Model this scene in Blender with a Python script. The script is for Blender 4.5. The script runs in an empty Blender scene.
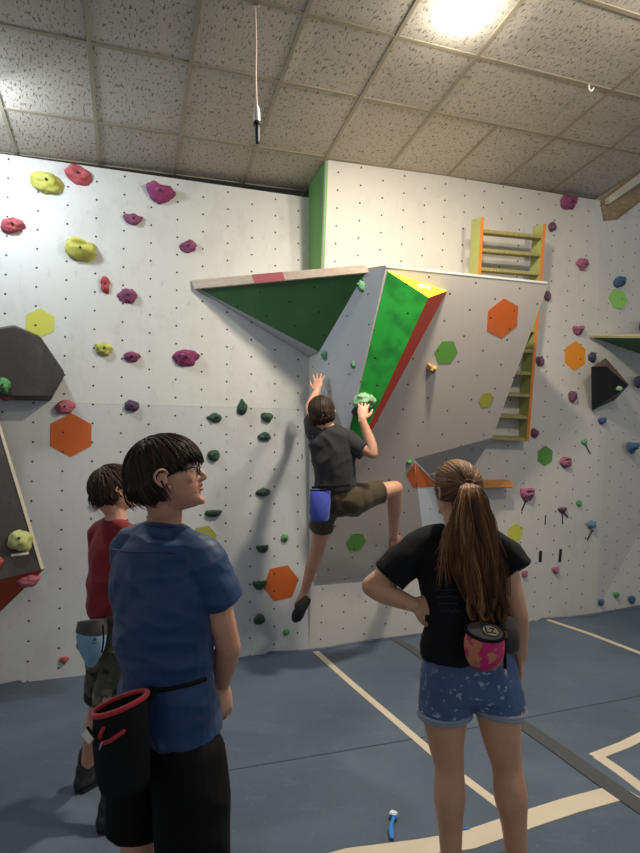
import bpy, bmesh, math, random
import numpy as np
from mathutils import Vector, Matrix, noise
C = bpy.context.scene.collection
PI = math.pi
F = 600.0
TH = math.radians(2.7)
CAMZ = 1.6
V = Vector

# ---------------------------------------------------------------- camera
cam = bpy.data.cameras.new('camera')
cam.sensor_fit = 'VERTICAL'; cam.sensor_height = 36.0
cam.lens = F/853*36.0
camo = bpy.data.objects.new('camera', cam); C.objects.link(camo)
camo.location = (0, 0, CAMZ); camo.rotation_euler = (PI/2+TH, 0, 0)
bpy.context.scene.camera = camo

def ray(x, y):
    dx = (x-320)/F; dy = (426.5-y)/F
    return V((dx, math.cos(TH)-dy*math.sin(TH), math.sin(TH)+dy*math.cos(TH)))
O = V((0, 0, CAMZ))
def P(x, y, Y):                      # a point seen at (x, y) and Y metres ahead
    r = ray(x, y); return O + r*(Y/r.y)
def onfloor(x, y, z=0.0):
    r = ray(x, y); return O + r*((z-CAMZ)/r.z)
class Plane:
    def __init__(s, p, n, e=None):
        s.p = V(p); s.n = V(n).normalized()
        s.e = (e or V((0, 0, 1)).cross(s.n)).normalized(); s.u = s.n.cross(s.e).normalized()
    def hit(s, x, y, off=0.0):
        r = ray(x, y); t = ((s.p + s.n*off - O).dot(s.n))/r.dot(s.n); return O + r*t
    def uv(s, q): d = q-s.p; return (d.dot(s.e), d.dot(s.u))
    def at(s, a, b, off=0.0): return s.p + s.e*a + s.u*b + s.n*off
    def down(s, q, off=0.0): return q - s.n*((q-s.p).dot(s.n)-off)
def plane3(a, b, c):
    n = (b-a).cross(c-a).normalized()
    if n.dot(O-a) < 0: n = -n
    return Plane(a, n)

# ---------------------------------------------------------------- materials
def srgb(r, g, b):
    f = lambda c: (c/255/12.92) if c/255 <= .04045 else ((c/255+.055)/1.055)**2.4
    return (f(r), f(g), f(b), 1)
class N:
    def __init__(s, name):
        s.m = bpy.data.materials.new(name); s.m.use_nodes = True
        s.t = s.m.node_tree; s.b = s.t.nodes['Principled BSDF']
    def n(s, typ, **kw):
        o = s.t.nodes.new(typ)
        for k, v in kw.items():
            if k.startswith('i_'):
                o.inputs[k[2:].replace('_', ' ')].default_value = v
            else: setattr(o, k, v)
        return o
    def l(s, a, b): s.t.links.new(a, b)
    def math(s, op, a, b=None, c=None):
        o = s.t.nodes.new('ShaderNodeMath'); o.operation = op
        for i, q in enumerate((a, b, c)):
            if q is None: continue
            if isinstance(q, (int, float)): o.inputs[i].default_value = q
            else: s.l(q, o.inputs[i])
        return o.outputs[0]
    def mix(s, fac, a, b):
        o = s.t.nodes.new('ShaderNodeMix'); o.data_type = 'RGBA'
        for i, q in ((0, fac), (6, a), (7, b)):
            if isinstance(q, (int, float, tuple)): o.inputs[i].default_value = q
            else: s.l(q, o.inputs[i])
        return o.outputs[2]
    def ramp(s, fac, p0, p1):
        o = s.t.nodes.new('ShaderNodeMapRange'); o.inputs[1].default_value = p0; o.inputs[2].default_value = p1
        s.l(fac, o.inputs[0]); return o.outputs[0]
    def coord(s, kind='Object'):
        return s.n('ShaderNodeTexCoord').outputs[kind]
    def noise(s, scale, detail=3, co=None, rough=.5):
        o = s.n('ShaderNodeTexNoise'); o.inputs['Scale'].default_value = scale
        o.inputs['Detail'].default_value = detail; o.inputs['Roughness'].default_value = rough
        s.l(co or s.coord(), o.inputs['Vector']); return o.outputs['Fac']
    def scale(s, co, x, y, z):
        o = s.n('ShaderNodeMapping'); o.inputs['Scale'].default_value = (x, y, z); s.l(co, o.inputs['Vector']); return o.outputs[0]
    def bump(s, h, strength=.3, dist=.01):
        o = s.n('ShaderNodeBump'); o.inputs['Strength'].default_value = strength; o.inputs['Distance'].default_value = dist
        s.l(h, o.inputs['Height']); s.l(o.outputs[0], s.b.inputs['Normal'])

def mat(name, col, rough=.6, var=.12, nscale=12, bump=0, bscale=60, metal=0, emit=None, sub=0, sheen=0):
    k = N(name); dark = tuple(c*(1-var) for c in col[:3])+(1,); lite = tuple(min(1, c*(1+var)) for c in col[:3])+(1,)
    k.l(k.mix(k.noise(nscale, 4), dark, lite), k.b.inputs['Base Color'])
    k.b.inputs['Roughness'].default_value = rough; k.b.inputs['Metallic'].default_value = metal
    if bump: k.bump(k.noise(bscale, 4), bump, .004)
    if emit: k.b.inputs['Emission Color'].default_value = emit[0]; k.b.inputs['Emission Strength'].default_value = emit[1]
    if sub:
        k.b.inputs['Subsurface Weight'].default_value = sub; k.b.inputs['Subsurface Radius'].default_value = (.02, .008, .004)
        k.b.inputs['Subsurface Scale'].default_value = .5
    if sheen: k.b.inputs['Sheen Weight'].default_value = sheen
    return k.m

def board(name, col, a=.20, b=.141, holes=True, lower=None, dirt=.5, blotch=None, rough=.55):
    """painted plywood with T-nut holes; UV in metres"""
    k = N(name); uv = k.n('ShaderNodeUVMap').outputs[0]
    sep = k.n('ShaderNodeSeparateXYZ'); k.l(uv, sep.inputs[0]); U, W = sep.outputs[0], sep.outputs[1]
    base = k.mix(k.noise(1.3, 4, uv), tuple(c*.955 for c in col[:3])+(1,), col)
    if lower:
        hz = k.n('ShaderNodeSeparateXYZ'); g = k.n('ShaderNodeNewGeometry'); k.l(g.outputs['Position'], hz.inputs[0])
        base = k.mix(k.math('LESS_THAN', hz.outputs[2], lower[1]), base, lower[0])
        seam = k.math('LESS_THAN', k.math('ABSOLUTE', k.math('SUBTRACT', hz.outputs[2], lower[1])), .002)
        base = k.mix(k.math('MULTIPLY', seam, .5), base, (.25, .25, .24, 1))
    if blotch:
        base = k.mix(k.ramp(k.noise(6, 5, uv), .42, .62), base, blotch)
    # scuffs: dark smears of rubber and chalk
    s1 = k.ramp(k.noise(3.2, 6, k.scale(uv, 1, .6, 1), .7), .50, .74)
    base = k.mix(k.math('MULTIPLY', s1, dirt*.45), base, (.30, .30, .31, 1))
    s2 = k.ramp(k.noise(16, 5, k.scale(uv, 1.2, .5, 1), .65), .60, .76)
    base = k.mix(k.math('MULTIPLY', s2, dirt*.5), base, (.22, .22, .22, 1))
    if holes:
        cu = k.math('DIVIDE', U, a); col_i = k.math('FLOOR', cu)
        cv = k.math('ADD', k.math('DIVIDE', W, b), k.math('MULTIPLY', k.math('MODULO', k.math('ABSOLUTE', col_i), 2.0), .5))
        du = k.math('MULTIPLY', k.math('SUBTRACT', k.math('FRACT', cu), .5), a)
        dv = k.math('MULTIPLY', k.math('SUBTRACT', k.math('FRACT', cv), .5), b)
        d = k.math('SQRT', k.math('ADD', k.math('MULTIPLY', du, du), k.math('MULTIPLY', dv, dv)))
        base = k.mix(k.math('LESS_THAN', d, .0078), base, (.02, .02, .02, 1))
    k.l(base, k.b.inputs['Base Color']); k.b.inputs['Roughness'].default_value = rough
    k.bump(k.noise(45, 3, uv), .08, .002)
    return k.m

M = {}
WHITE = (.565, .58, .562, 1)
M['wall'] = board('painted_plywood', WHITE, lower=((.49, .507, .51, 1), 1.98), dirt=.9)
M['wall2'] = board('painted_plywood_right', (.575, .56, .52, 1), dirt=.6)
M['slab'] = board('painted_volume_plywood', (.41, .382, .355, 1), a=.20, b=.20, dirt=.35)
M['slabside'] = board('cool_lit_volume_side', (.52, .56, .60, 1), a=.25, b=.22, dirt=.25)  # cool light on the side panels is put into this blue-grey
M['greendark'] = board('dark_green_plywood', srgb(64, 112, 66), a=.22, b=.2, dirt=.2)
M['greenwall'] = board('green_wall_edge', srgb(104, 156, 88), holes=False, dirt=.15)
M['bright'] = board('bright_green_paint', srgb(40, 170, 60), a=.25, b=.2, dirt=0, blotch=srgb(24, 128, 44))
M['yellowp'] = board('bright_yellow_paint', srgb(250, 240, 30), holes=False, dirt=.1)
M['redp'] = board('red_paint', srgb(200, 58, 36), holes=False, dirt=.1)
M['darkslab'] = board('dark_brown_plywood', srgb(56, 50, 46), a=.3, b=.28, dirt=.25)
M['blackvol'] = board('black_plywood', srgb(26, 25, 25), holes=False, dirt=.1)
M['brownvol'] = board('brown_plywood', srgb(92, 74, 60), holes=False, dirt=.2)
M['orangep'] = board('orange_plywood', srgb(168, 66, 26), holes=False, dirt=.25)
M['greyvol'] = board('grey_plywood', (.36, .35, .345, 1), a=.22, b=.2, dirt=.3)
M['hex_orange'] = board('orange_hexagon_paint', srgb(184, 88, 28), dirt=.25)
M['hex_amber'] = board('amber_hexagon_paint', srgb(222, 138, 28), dirt=.1)
M['hex_yg'] = board('yellow_green_hexagon_paint', srgb(190, 192, 76), dirt=.15)
M['hex_green'] = board('green_hexagon_paint', srgb(88, 142, 60), dirt=.15)
M['hex_lime'] = board('lime_hexagon_paint', srgb(140, 196, 92), dirt=.1)
M['hex_olive'] = board('olive_hexagon_paint', srgb(150, 150, 62), dirt=.15)
def wood(name, c1, c2, sc=(1, 1, 14)):
    k = N(name); co = k.scale(k.coord(), *sc)
    f = k.noise(9, 5, co, .6); k.l(k.mix(k.ramp(f, .3, .7), c1, c2), k.b.inputs['Base Color']); k.b.inputs['Roughness'].default_value = .6
    k.bump(f, .15, .003); return k.m
M['beam'] = wood('old_beam_wood', srgb(112, 92, 66), srgb(172, 148, 110), (1.2, 1.2, 14))
M['plankwood'] = wood('pale_plank', srgb(176, 160, 142), srgb(205, 190, 172), (2, 2, 10))
M['pinkish'] = mat('faded_red_paint', srgb(176, 92, 96), .6, .15, 20)
M['edgewood'] = wood('plywood_edge', srgb(190, 176, 150), srgb(214, 200, 176), (4, 4, 30))
M['lad_o'] = mat('orange_rail_paint', srgb(214, 124, 36), .5, .1)
M['lad_y'] = mat('yellow_green_rung_paint', srgb(168, 176, 104), .55, .18, 8)
M['lad_w'] = wood('worn_rung_wood', srgb(122, 112, 66), srgb(164, 158, 100), (12, 2, 2))
M['shelfwood'] = wood('orange_shelf_wood', srgb(176, 110, 50), srgb(206, 142, 74), (2, 2, 12))
M['black'] = mat('black_rubber', (.012, .012, .013, 1), .5, .2)
M['bolt'] = mat('dark_bolt_steel', (.05, .05, .055, 1), .35, .2, metal=.8)
M['dark'] = mat('gap_shade_black', (.008, .008, .008, 1), .9)  # black for the sheet that paints the shade in the wall gap
M['rope'] = mat('white_rope', srgb(215, 205, 190), .8, .1, 80, .5, 200)
M['plasticw'] = mat('white_plastic', srgb(225, 225, 222), .4, .05)
M['plasticb'] = mat('blue_plastic', srgb(58, 130, 205), .35, .05)
M['bristle'] = mat('pale_bristles', srgb(225, 232, 238), .8, .1, 100)
M['tapef'] = mat('cream_floor_tape', srgb(205, 193, 172), .75, .12, 5, .1)
M['tapeg'] = mat('grey_floor_velcro', srgb(72, 76, 78), .95, .15, 40, .4, 150)
M['tapek'] = mat('black_tape', (.012, .012, .013, 1), .6)
M['tapew'] = mat('white_tape', srgb(220, 215, 205), .6)
def hold_mat(name, col, var=.22):
    g_y = .3*col[0]+.6*col[1]+.1*col[2]; col = tuple((c*.86+g_y*.14)*.80 for c in col[:3])+(1,)
    k = N(name)
    d = tuple(c*(1-var) for c in col[:3])+(1,); l = tuple(min(1, c*(1+var*.6)+.02) for c in col[:3])+(1,)
    c0 = k.mix(k.ramp(k.noise(14, 5), .3, .7), d, l)
    chalk = k.ramp(k.noise(22, 5), .60, .75)
    k.l(k.mix(k.math('MULTIPLY', chalk, .25), c0, (.6, .6, .58, 1)), k.b.inputs['Base Color'])
    k.b.inputs['Roughness'].default_value = .75; k.bump(k.noise(260, 2), .35, .002); return k.m
HC = dict(yellow=srgb(200, 200, 50), coral=srgb(196, 74, 84), red=srgb(196, 58, 58), magenta=srgb(160, 40, 112), plum=srgb(150, 64, 112),
          violet=srgb(84, 46, 86), pink=srgb(205, 100, 120), forest=srgb(38, 84, 58), green=srgb(64, 160, 72), sea=srgb(96, 170, 120), mint=srgb(150, 205, 150),
          tan=srgb(196, 158, 66), mauve=srgb(120, 76, 98), blue=srgb(58, 104, 150), slate=srgb(58, 70, 92), sky=srgb(100, 142, 176), rose=srgb(178, 92, 128),
          lemon=srgb(200, 205, 110), paleyellow=srgb(215, 210, 180), greyd=srgb(60, 64, 62))
for h_, c_ in HC.items(): M['h_'+h_] = hold_mat(h_+'_resin', c_)

# ceiling tiles: fissured mineral fibre
k = N('fissured_ceiling_tile'); uv = k.n('ShaderNodeUVMap').outputs[0]
f1 = k.ramp(k.noise(48, 3, k.scale(uv, 1.5, .55, 1), .6), .57, .63)
f2 = k.ramp(k.noise(110, 2, k.scale(uv, 1, .6, 1), .6), .60, .68)
fis = k.math('MAXIMUM', f1, k.math('MULTIPLY', f2, .6))
sepc = k.n('ShaderNodeSeparateXYZ'); k.l(uv, sepc.inputs[0])
wn = k.n('ShaderNodeTexWhiteNoise'); cmb = k.n('ShaderNodeCombineXYZ')
k.l(k.math('FLOOR', k.math('DIVIDE', sepc.outputs[0], .567)), cmb.inputs[0]); k.l(k.math('FLOOR', k.math('DIVIDE', sepc.outputs[1], .6)), cmb.inputs[1]); k.l(cmb.outputs[0], wn.inputs[0])
tone = k.mix(wn.outputs[0], (.47, .44, .39, 1), (.57, .535, .475, 1))
tone = k.mix(k.math('MULTIPLY', k.ramp(k.noise(.9, 3, uv), .4, .8), .4), tone, (.34, .30, .24, 1))
k.l(k.mix(k.math('MULTIPLY', fis, .9), tone, (.13, .12, .105, 1)), k.b.inputs['Base Color']); k.b.inputs['Roughness'].default_value = .9
k.bump(k.math('SUBTRACT', 1.0, fis), .5, .004); M['ceil'] = k.m
M['grid'] = mat('aged_grid_metal', srgb(150, 142, 124), .5, .15, 3)

# floor mat: blue needle felt
k = N('blue_felt_mat'); co = k.coord()
b0 = k.mix(k.ramp(k.noise(1.1, 4, co), .35, .65), srgb(79, 92, 107), srgb(97, 110, 125))
b0 = k.mix(k.math('MULTIPLY', k.ramp(k.noise(.7, 2, k.scale(co, 1, 1.3, 1)), .52, .56), .35), b0, srgb(64, 75, 89))
b0 = k.mix(k.math('MULTIPLY', k.ramp(k.noise(5, 5, k.scale(co, 1, 2.5, 1), .7), .55, .8), .5), b0, srgb(112, 124, 140))
b0 = k.mix(k.math('MULTIPLY', k.ramp(k.noise(40, 3, co), .62, .8), .3), b0, srgb(140, 150, 160))
b0 = k.mix(k.math('MULTIPLY', k.noise(260, 2, co), .35), b0, srgb(52, 60, 70))
k.l(b0, k.b.inputs['Base Color']); k.b.inputs['Roughness'].default_value = .95
k.bump(k.math('ADD', k.noise(220, 3, co), k.math('MULTIPLY', k.noise(2.2, 3, co), 6.0)), .35, .004); M['floor'] = k.m

# ---------------------------------------------------------------- object helpers
def prop(o, label=None, cat=None, group=None, kind=None):
    if label: o['label'] = label
    if cat: o['category'] = cat
    if group: o['group'] = group
    if kind: o['kind'] = kind
    return o
def empty(name, loc, label=None, cat=None, group=None, kind=None):
    o = bpy.data.objects.new(name, None); C.objects.link(o); o.location = loc; o.empty_display_size = .1
    return prop(o, label, cat, group, kind)
def link(name, me, m, parent=None, smooth=False):
    """mesh given in world coordinates; parent is an un-rotated Empty or object"""
    if m is not None:
        for q in (m if isinstance(m, (list, tuple)) else [m]): me.materials.append(q)
    if smooth:
        for p in me.polygons: p.use_smooth = True
    o = bpy.data.objects.new(name, me); C.objects.link(o)
    if parent is not None:
        o.parent = parent; w = V((0, 0, 0)); q = parent
        while q is not None: w += V(q.location); q = q.parent
        o.location = (0, 0, 0)
        me.transform(Matrix.Translation(-w))
    else:
        n = len(me.vertices); co = np.empty(n*3, 'f'); me.vertices.foreach_get('co', co); co = co.reshape(-1, 3)
        c = V(((co[:, 0].min()+co[:, 0].max())/2, (co[:, 1].min()+co[:, 1].max())/2, co[:, 2].min()))
        me.transform(Matrix.Translation(-c)); o.location = c
    return o
def from_bm(bm, name='mesh'):
    me = bpy.data.meshes.new(name); bm.normal_update(); bm.to_mesh(me); bm.free(); return me
def prism_bm(pts, d, bev=0):
    """closed prism: polygon pts pushed along vector d"""
    bm = bmesh.new(); a = [bm.verts.new(p) for p in pts]; b = [bm.verts.new(V(p)+d) for p in pts]
    bm.faces.new(a); bm.faces.new(b[::-1]); n = len(pts)
    for i in range(n): bm.faces.new((a[(i+1) % n], a[i], b[i], b[(i+1) % n]))
    bmesh.ops.recalc_face_normals(bm, faces=bm.faces)
    if bev: bmesh.ops.bevel(bm, geom=list(bm.edges), offset=bev, segments=2, affect='EDGES')
    return bm
def set_uv(me, pl):
    uvl = me.uv_layers.new(name='UVMap')
    for lp in me.loops:
        uvl.data[lp.index].uv = pl.uv(me.vertices[lp.vertex_index].co)
def panel(name, pts, m, parent=None, t=.018, pl=None, bev=0):
    pl = pl or plane3(pts[0], pts[1], pts[2])
    me = from_bm(prism_bm(pts, -pl.n*t, bev), name); set_uv(me, pl); return link(name, me, m, parent)
def solid(name, verts, faces, m, parent=None, bev=0, pl=None, smooth=False):
    bm = bmesh.new(); vs = [bm.verts.new(v) for v in verts]
    for f in faces: bm.faces.new([vs[i] for i in f])
    bmesh.ops.recalc_face_normals(bm, faces=bm.faces)
    if bev: bmesh.ops.bevel(bm, geom=list(bm.edges), offset=bev, segments=2, affect='EDGES')
    me = from_bm(bm, name); set_uv(me, pl or PL1); return link(name, me, m, parent, smooth)
def box_bm(bm, c, sx, sy, sz, R=None):
    R = R or Matrix.Identity(3); vs = []
    for x in (-.5, .5):
        for y in (-.5, .5):
            for z in (-.5, .5): vs.append(bm.verts.new(V(c)+R@V((x*sx, y*sy, z*sz))))
    for f in ((0, 1, 3, 2), (4, 6, 7, 5), (0, 4, 5, 1), (2, 3, 7, 6), (0, 2, 6, 4), (1, 5, 7, 3)): bm.faces.new([vs[i] for i in f])
def bar(name, a, b, w, h, m, parent=None, up=None, bev=.003):
    a = V(a); b = V(b); d = (b-a).normalized(); up = V(up or (0, 0, 1)); s = d.cross(up).normalized(); u = s.cross(d)
    bm = bmesh.new(); box_bm(bm, (a+b)/2, 1, 1, 1, Matrix((s*w, d*(b-a).length, u*h)).transposed())
    bmesh.ops.recalc_face_normals(bm, faces=bm.faces)
    if bev: bmesh.ops.bevel(bm, geom=list(bm.edges), offset=bev, segments=2, affect='EDGES')
    return link(name, from_bm(bm, name), m, parent)
def crom(pts, k):
    """Catmull-Rom through tuples"""
    A = [np.array(p, float) for p in pts]; A = [2*A[0]-A[1]]+A+[2*A[-1]-A[-2]]; out = []
    for i in range(1, len(A)-2):
        for j in range(k):
            t = j/k; p0, p1, p2, p3 = A[i-1:i+3]
            out.append(.5*((2*p1)+(-p0+p2)*t+(2*p0-5*p1+4*p2-p3)*t*t+(-p0+3*p1-3*p2+p3)*t**3))
    out.append(A[-2]); return out
def tube_bm(bm, pts, rad, seg=12, k=4, ref=None, cap=True, flat=None):
    """pts list of Vectors, rad list of r or (rs, rt); smooth loft with rounded ends; returns nothing"""
    R = [(r, r) if not isinstance(r, tuple) else r for r in rad]
    rows = crom([(*p, *r) for p, r in zip(pts, R)], k) if k > 1 else [np.array((*p, *r), float) for p, r in zip(pts, R)]
    cs = [V(r[:3]) for r in rows]; rr = [(max(r[3], 1e-4), max(r[4], 1e-4)) for r in rows]
    n = len(cs); T = [(cs[min(i+1, n-1)]-cs[max(i-1, 0)]).normalized() for i in range(n)]
    x = V(ref) if ref is not None else (V((1, 0, 0)) if abs(T[0].x) < .8 else V((0, 1, 0)))
    rings = []
    def ring(c, t, x, r0, r1):
        x = (x - t*x.dot(t)).normalized(); y = t.cross(x)
        return [bm.verts.new(c+x*(math.cos(2*PI*j/seg)*r0)+y*(math.sin(2*PI*j/seg)*r1)) for j in range(seg)], x
    seq = []
    if cap:
        for a in (80, 50, 25):
            ca, sa = math.cos(math.radians(a)), math.sin(math.radians(a)); seq.append((cs[0]-T[0]*min(rr[0])*sa, T[0], rr[0][0]*ca, rr[0][1]*ca))
    for c, t, r in zip(cs, T, rr): seq.append((c, t, *r))
    if cap:
        for a in (25, 50, 80):
            ca, sa = math.cos(math.radians(a)), math.sin(math.radians(a)); seq.append((cs[-1]+T[-1]*min(rr[-1])*sa, T[-1], rr[-1][0]*ca, rr[-1][1]*ca))
    for c, t, r0, r1 in seq:
        rg, x2 = ring(c, t, x, r0, r1)
        if ref is None: x = x2
        rings.append(rg)
    for a, b in zip(rings, rings[1:]):
        for j in range(seg): bm.faces.new((a[j], a[(j+1) % seg], b[(j+1) % seg], b[j]))
    bm.faces.new(rings[0][::-1]); bm.faces.new(rings[-1])
def tube(name, pts, rad, m, parent=None, seg=12, k=4, **kw):
    bm = bmesh.new(); tube_bm(bm, pts, rad, seg, k, **kw); return link(name, from_bm(bm, name), m, parent, True)
def ellip_bm(bm, c, rx, ry, rz, R=None, sub=3):
    r = bmesh.ops.create_icosphere(bm, subdivisions=sub, radius=1); R = R or Matrix.Identity(3)
    for v in r['verts']: v.co = V(c)+R@V((v.co.x*rx, v.co.y*ry, v.co.z*rz))
    return r['verts']
def cyl_bm(bm, a, b, r0, r1=None, seg=16):
    tube_bm(bm, [V(a), V(b)], [r0, r1 if r1 is not None else r0], seg, 1, cap=False)

# ---------------------------------------------------------------- room shell
A0 = onfloor(0, 685); A1 = onfloor(309, 649); A2 = onfloor(596, 613); A3 = onfloor(640, 605)
e1 = (A1-A0).normalized(); n1 = V((e1.y, -e1.x, 0))
PL1 = Plane(A1, n1)
# the right wall leans out: find how far its left edge stands off the seam at the top
r_ = ray(326, 157)
a_ = np.array([[n1.x, -r_.x], [n1.y, -r_.y]]); t_, s_ = np.linalg.solve(a_, np.array([-A1.x, -A1.y]))
top2 = O + r_*s_
PL2 = plane3(A1, A2, top2)
B2 = PL2.hit(600, 200.5)                           # top of the corner between the two right walls
PL3 = plane3(A2, A3, B2)
WT = PL1.hit(305, 197).z                         # top of the left wall
print('top2', top2, 'WT', WT, 'lean', t_, 'B2', B2)
eL = A0 - e1*3.5
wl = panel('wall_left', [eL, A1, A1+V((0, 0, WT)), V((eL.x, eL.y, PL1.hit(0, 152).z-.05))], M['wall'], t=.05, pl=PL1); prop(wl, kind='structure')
wm = panel('wall_middle', [A1, A2, B2, top2], M['wall2'], t=.03, pl=PL2); prop(wm, kind='structure')
zs = 2.6; ks = zs/top2.z; sm_ = A1.lerp(top2, ks)
wret = V((A1.x, A1.y, 0))
g_ = panel('green_edge_panel', [V((A1.x, A1.y, zs))-n1*.02, sm_, top2-V((0, 0, .002)), V((A1.x, A1.y, WT+.15))-n1*.02], M['greenwall'], wm, t=.02); g_['label'] = 'green painted side of the overhanging wall'
panel('edge_panel', [A1-n1*.02, A1+n1*.002, sm_-V((0, 0, .001)), V((A1.x, A1.y, zs-.001))-n1*.02], M['wall2'], wm, t=.02)
e3 = (A3-A2).normalized()
c1 = PL3.hit(618, 220); c2 = PL3.hit(640, 203); c3 = PL3.at(*[q for q in PL3.uv(c2)]) + (c2-c1)*4
far = A3 + e3*4; 
wr = panel('wall_right', [A2, far, V((far.x, far.y, 0))+(c3-V((c3.x, c3.y, 0))) , c3, c2, c1, PL3.hit(603, 221), B2], M['wall2'], t=.03, pl=PL3); prop(wr, kind='structure')

# floor with the lip of the mat along the wall
fl = []
bm = bmesh.new()
box_bm(bm, (1.0, 2.5, -.05), 16, 13, .1); flo = link('floor', from_bm(bm), M['floor']); prop(flo, kind='structure')
bm = bmesh.new()                                   # padded roll where mat meets the wall
lip = [(-60, 699), (0, 687), (60, 674), (140, 664), (230, 655), (310, 652), (350, 645), (400, 638), (470, 629), (524, 621), (560, 619), (596, 616), (618, 611), (640, 609), (700, 603)]
tube_bm(bm, [onfloor(x, y, .0) for x, y in lip], [(.020, .010)]*len(lip), 8, 4, ref=(0, 0, 1))
link('floor_edge_roll', from_bm(bm), M['floor'], flo, True)

# ceiling from the tile lattice seen in the photograph (u, v steps and origin fitted)
def cam2w(v): x, y, z = v; return V((x, z*math.cos(TH)+y*math.sin(TH), z*math.sin(TH)-y*math.cos(TH)))
cu = cam2w((.56233298, -.01959831, .23557913)); cv = cam2w((.24420866, -.09070855, -.76151197)); co_ = O+cam2w((-2.19869728, -2.20338001, 4.14086848))*.93; cu *= .93; cv *= .93
CE = lambda i, j, up=0: co_+cu*i+cv*j+cn*up
cn = cu.cross(cv).normalized()
if cn.z < 0: cn = -cn
CPL = Plane(co_, -cn, cu)
rows = [-2.25, -1.5, -.75, 0, 1, 1.75, 2.5, 3.5, 4.25, 5, 6, 6.75, 7.5]
bm = bmesh.new(); uvl = bm.loops.layers.uv.new('UVMap')
q = [bm.verts.new(CE(i, j)) for i, j in ((-8, -2.2), (9.02, -2.2), (9.02, 8), (-8, 8))]; q2 = [bm.verts.new(v.co+cn*.02) for v in q]
bm.faces.new(q); bm.faces.new(q2[::-1])
for i in range(4): bm.faces.new((q[i], q2[i], q2[(i+1) % 4], q[(i+1) % 4]))
L1 = cu.length; L2 = cv.length
for f in bm.faces:
    for lp in f.loops:
        d = lp.vert.co-co_; lp[uvl].uv = (d.dot(cu)/L1, d.dot(cv)/L2)
bmesh.ops.recalc_face_normals(bm, faces=bm.faces)
ceil = link('ceiling', from_bm(bm), M['ceil']); prop(ceil, kind='structure')
bm = bmesh.new()
def strip(a, b, w, up):
    d = (b-a).normalized(); s = d.cross(cn).normalized()
    box_bm(bm, (a+b)/2-cn*up, 1, 1, 1, Matrix((s*w, d*(b-a).length, cn*.006)).transposed())
for j in rows:
    if j > -2.2: strip(CE(-8, j), CE(9.02, j), .024, .003)
for i in range(-8, 10):
    if i == 6: strip(CE(i, -2.2), CE(i, 1), .024, .004); continue
    strip(CE(i, -2.2), CE(i, 8), .024, .004)
bmesh.ops.recalc_face_normals(bm, faces=bm.faces)
link('ceiling_grid', from_bm(bm), M['grid'], ceil)
# black sheet added as painted shade in the gap above the left wall
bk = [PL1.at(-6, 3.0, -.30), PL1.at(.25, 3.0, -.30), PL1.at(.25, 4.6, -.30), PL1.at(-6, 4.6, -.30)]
o = panel('gap_shade_sheet', bk, M['dark'], t=.02, pl=PL1); prop(o, kind='structure')

o = panel('wall_outer', [PL1.at(.3, 2.5, -1.0), PL1.at(8, 2.5, -1.0), PL1.at(8, 5.4, -1.0), PL1.at(.3, 5.4, -1.0)], M['grid'], t=.02, pl=PL1); prop(o, kind='structure')
# beam at the right end of the ceiling
bt = empty('wooden_beam', PL3.hit(602, 221, -.02), 'old brown wooden roof beam at the right end of the ceiling', 'beam')
q = [PL3.hit(601.5, 201, -.06), PL3.hit(650, 158, -.06), PL3.hit(700, 114, -.06), PL3.hit(700, 190, -.06), PL3.hit(640, 221, -.06), PL3.hit(602, 221, -.06)]
panel('beam_body', q, M['beam'], bt, t=.14, bev=.006)
q = [PL3.hit(609, 198, -.01), PL3.hit(700, 130, -.01), PL3.hit(700, 142, -.01), PL3.hit(609, 204, -.01)]
panel('batten', q, M['edgewood'], bt, t=.05, bev=.003)

# painted hexagons and floor tapes belong to their surface
def hexa(px, py, r, rot, pl, m, parent, sx=1, sides=6, name='painted_hexagon', label=None):
    c = pl.hit(px, py); Y = c.y; R = r*Y/F; a0, b0 = pl.uv(c)
    pts = [pl.at(a0+math.cos(math.radians(rot)+2*PI*i/sides)*R*sx, b0+math.sin(math.radians(rot)+2*PI*i/sides)*R, .0025) for i in range(sides)]
    o = panel(name, pts, m, parent, t=.0035, pl=pl)
    if label: o['label'] = label
    return o
hexa(40, 323, 15, 30, PL1, M['hex_yg'], wl, label='yellow-green painted hexagon')
hexa(71, 435, 22, 30, PL1, M['hex_orange'], wl, label='orange painted hexagon')
hexa(204, 538, 13, 10, PL1, M['hex_olive'], wl, label='olive painted hexagon')
hexa(281, 583, 18.5, 8, PL1, M['hex_orange'], wl, label='rust orange painted hexagon')
hexa(545, 456, 10.5, 30, PL2, M['hex_green'], wm, label='green painted hexagon')
hexa(575, 356, 15, 30, PL2, M['hex_amber'], wm, label='amber painted hexagon')
hexa(515, 533, 10, 25, PL2, M['hex_yg'], wm, label='yellow-green painted hexagon')
hexa(618, 299, 10.5, 0, PL3, M['hex_lime'], wr, sx=1.45, label='lime green painted hexagon')

def tape(pts, w, m, label, name='floor_tape', z=.001):
    c = [onfloor(x, y, 0) for x, y in pts]; L = []; Rr = []
    for i, p in enumerate(c):
        d = (c[min(i+1, len(c)-1)]-c[max(i-1, 0)]).normalized(); s = V((d.y, -d.x, 0))
        ww = w[i] if isinstance(w, (list, tuple)) else w
        L.append(p-s*ww/2+V((0, 0, z+.002))); Rr.append(p+s*ww/2+V((0, 0, z+.002)))
    bm = prism_bm(L+Rr[::-1], V((0, 0, -.002-z))); o = link(name, from_bm(bm), m, flo); o['label'] = label; return o
tape([(315, 651), (352, 684), (400, 725), (450, 768), (500, 806), (513, 816)], .05, M['tapef'], 'thin cream tape running from the wall to the front')
tape([(548, 620), (590, 634), (650, 657)], .05, M['tapef'], 'thin cream tape at the right')
tape([(300, 872), (350, 858), (420, 849), (467, 841), (527, 820), (570, 806), (618, 793)], .11, M['tapef'], 'wide curved cream tape', z=.002)
tape([(622, 790), (650, 806)], .04, M['tapef'], 'short cream tape')
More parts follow.
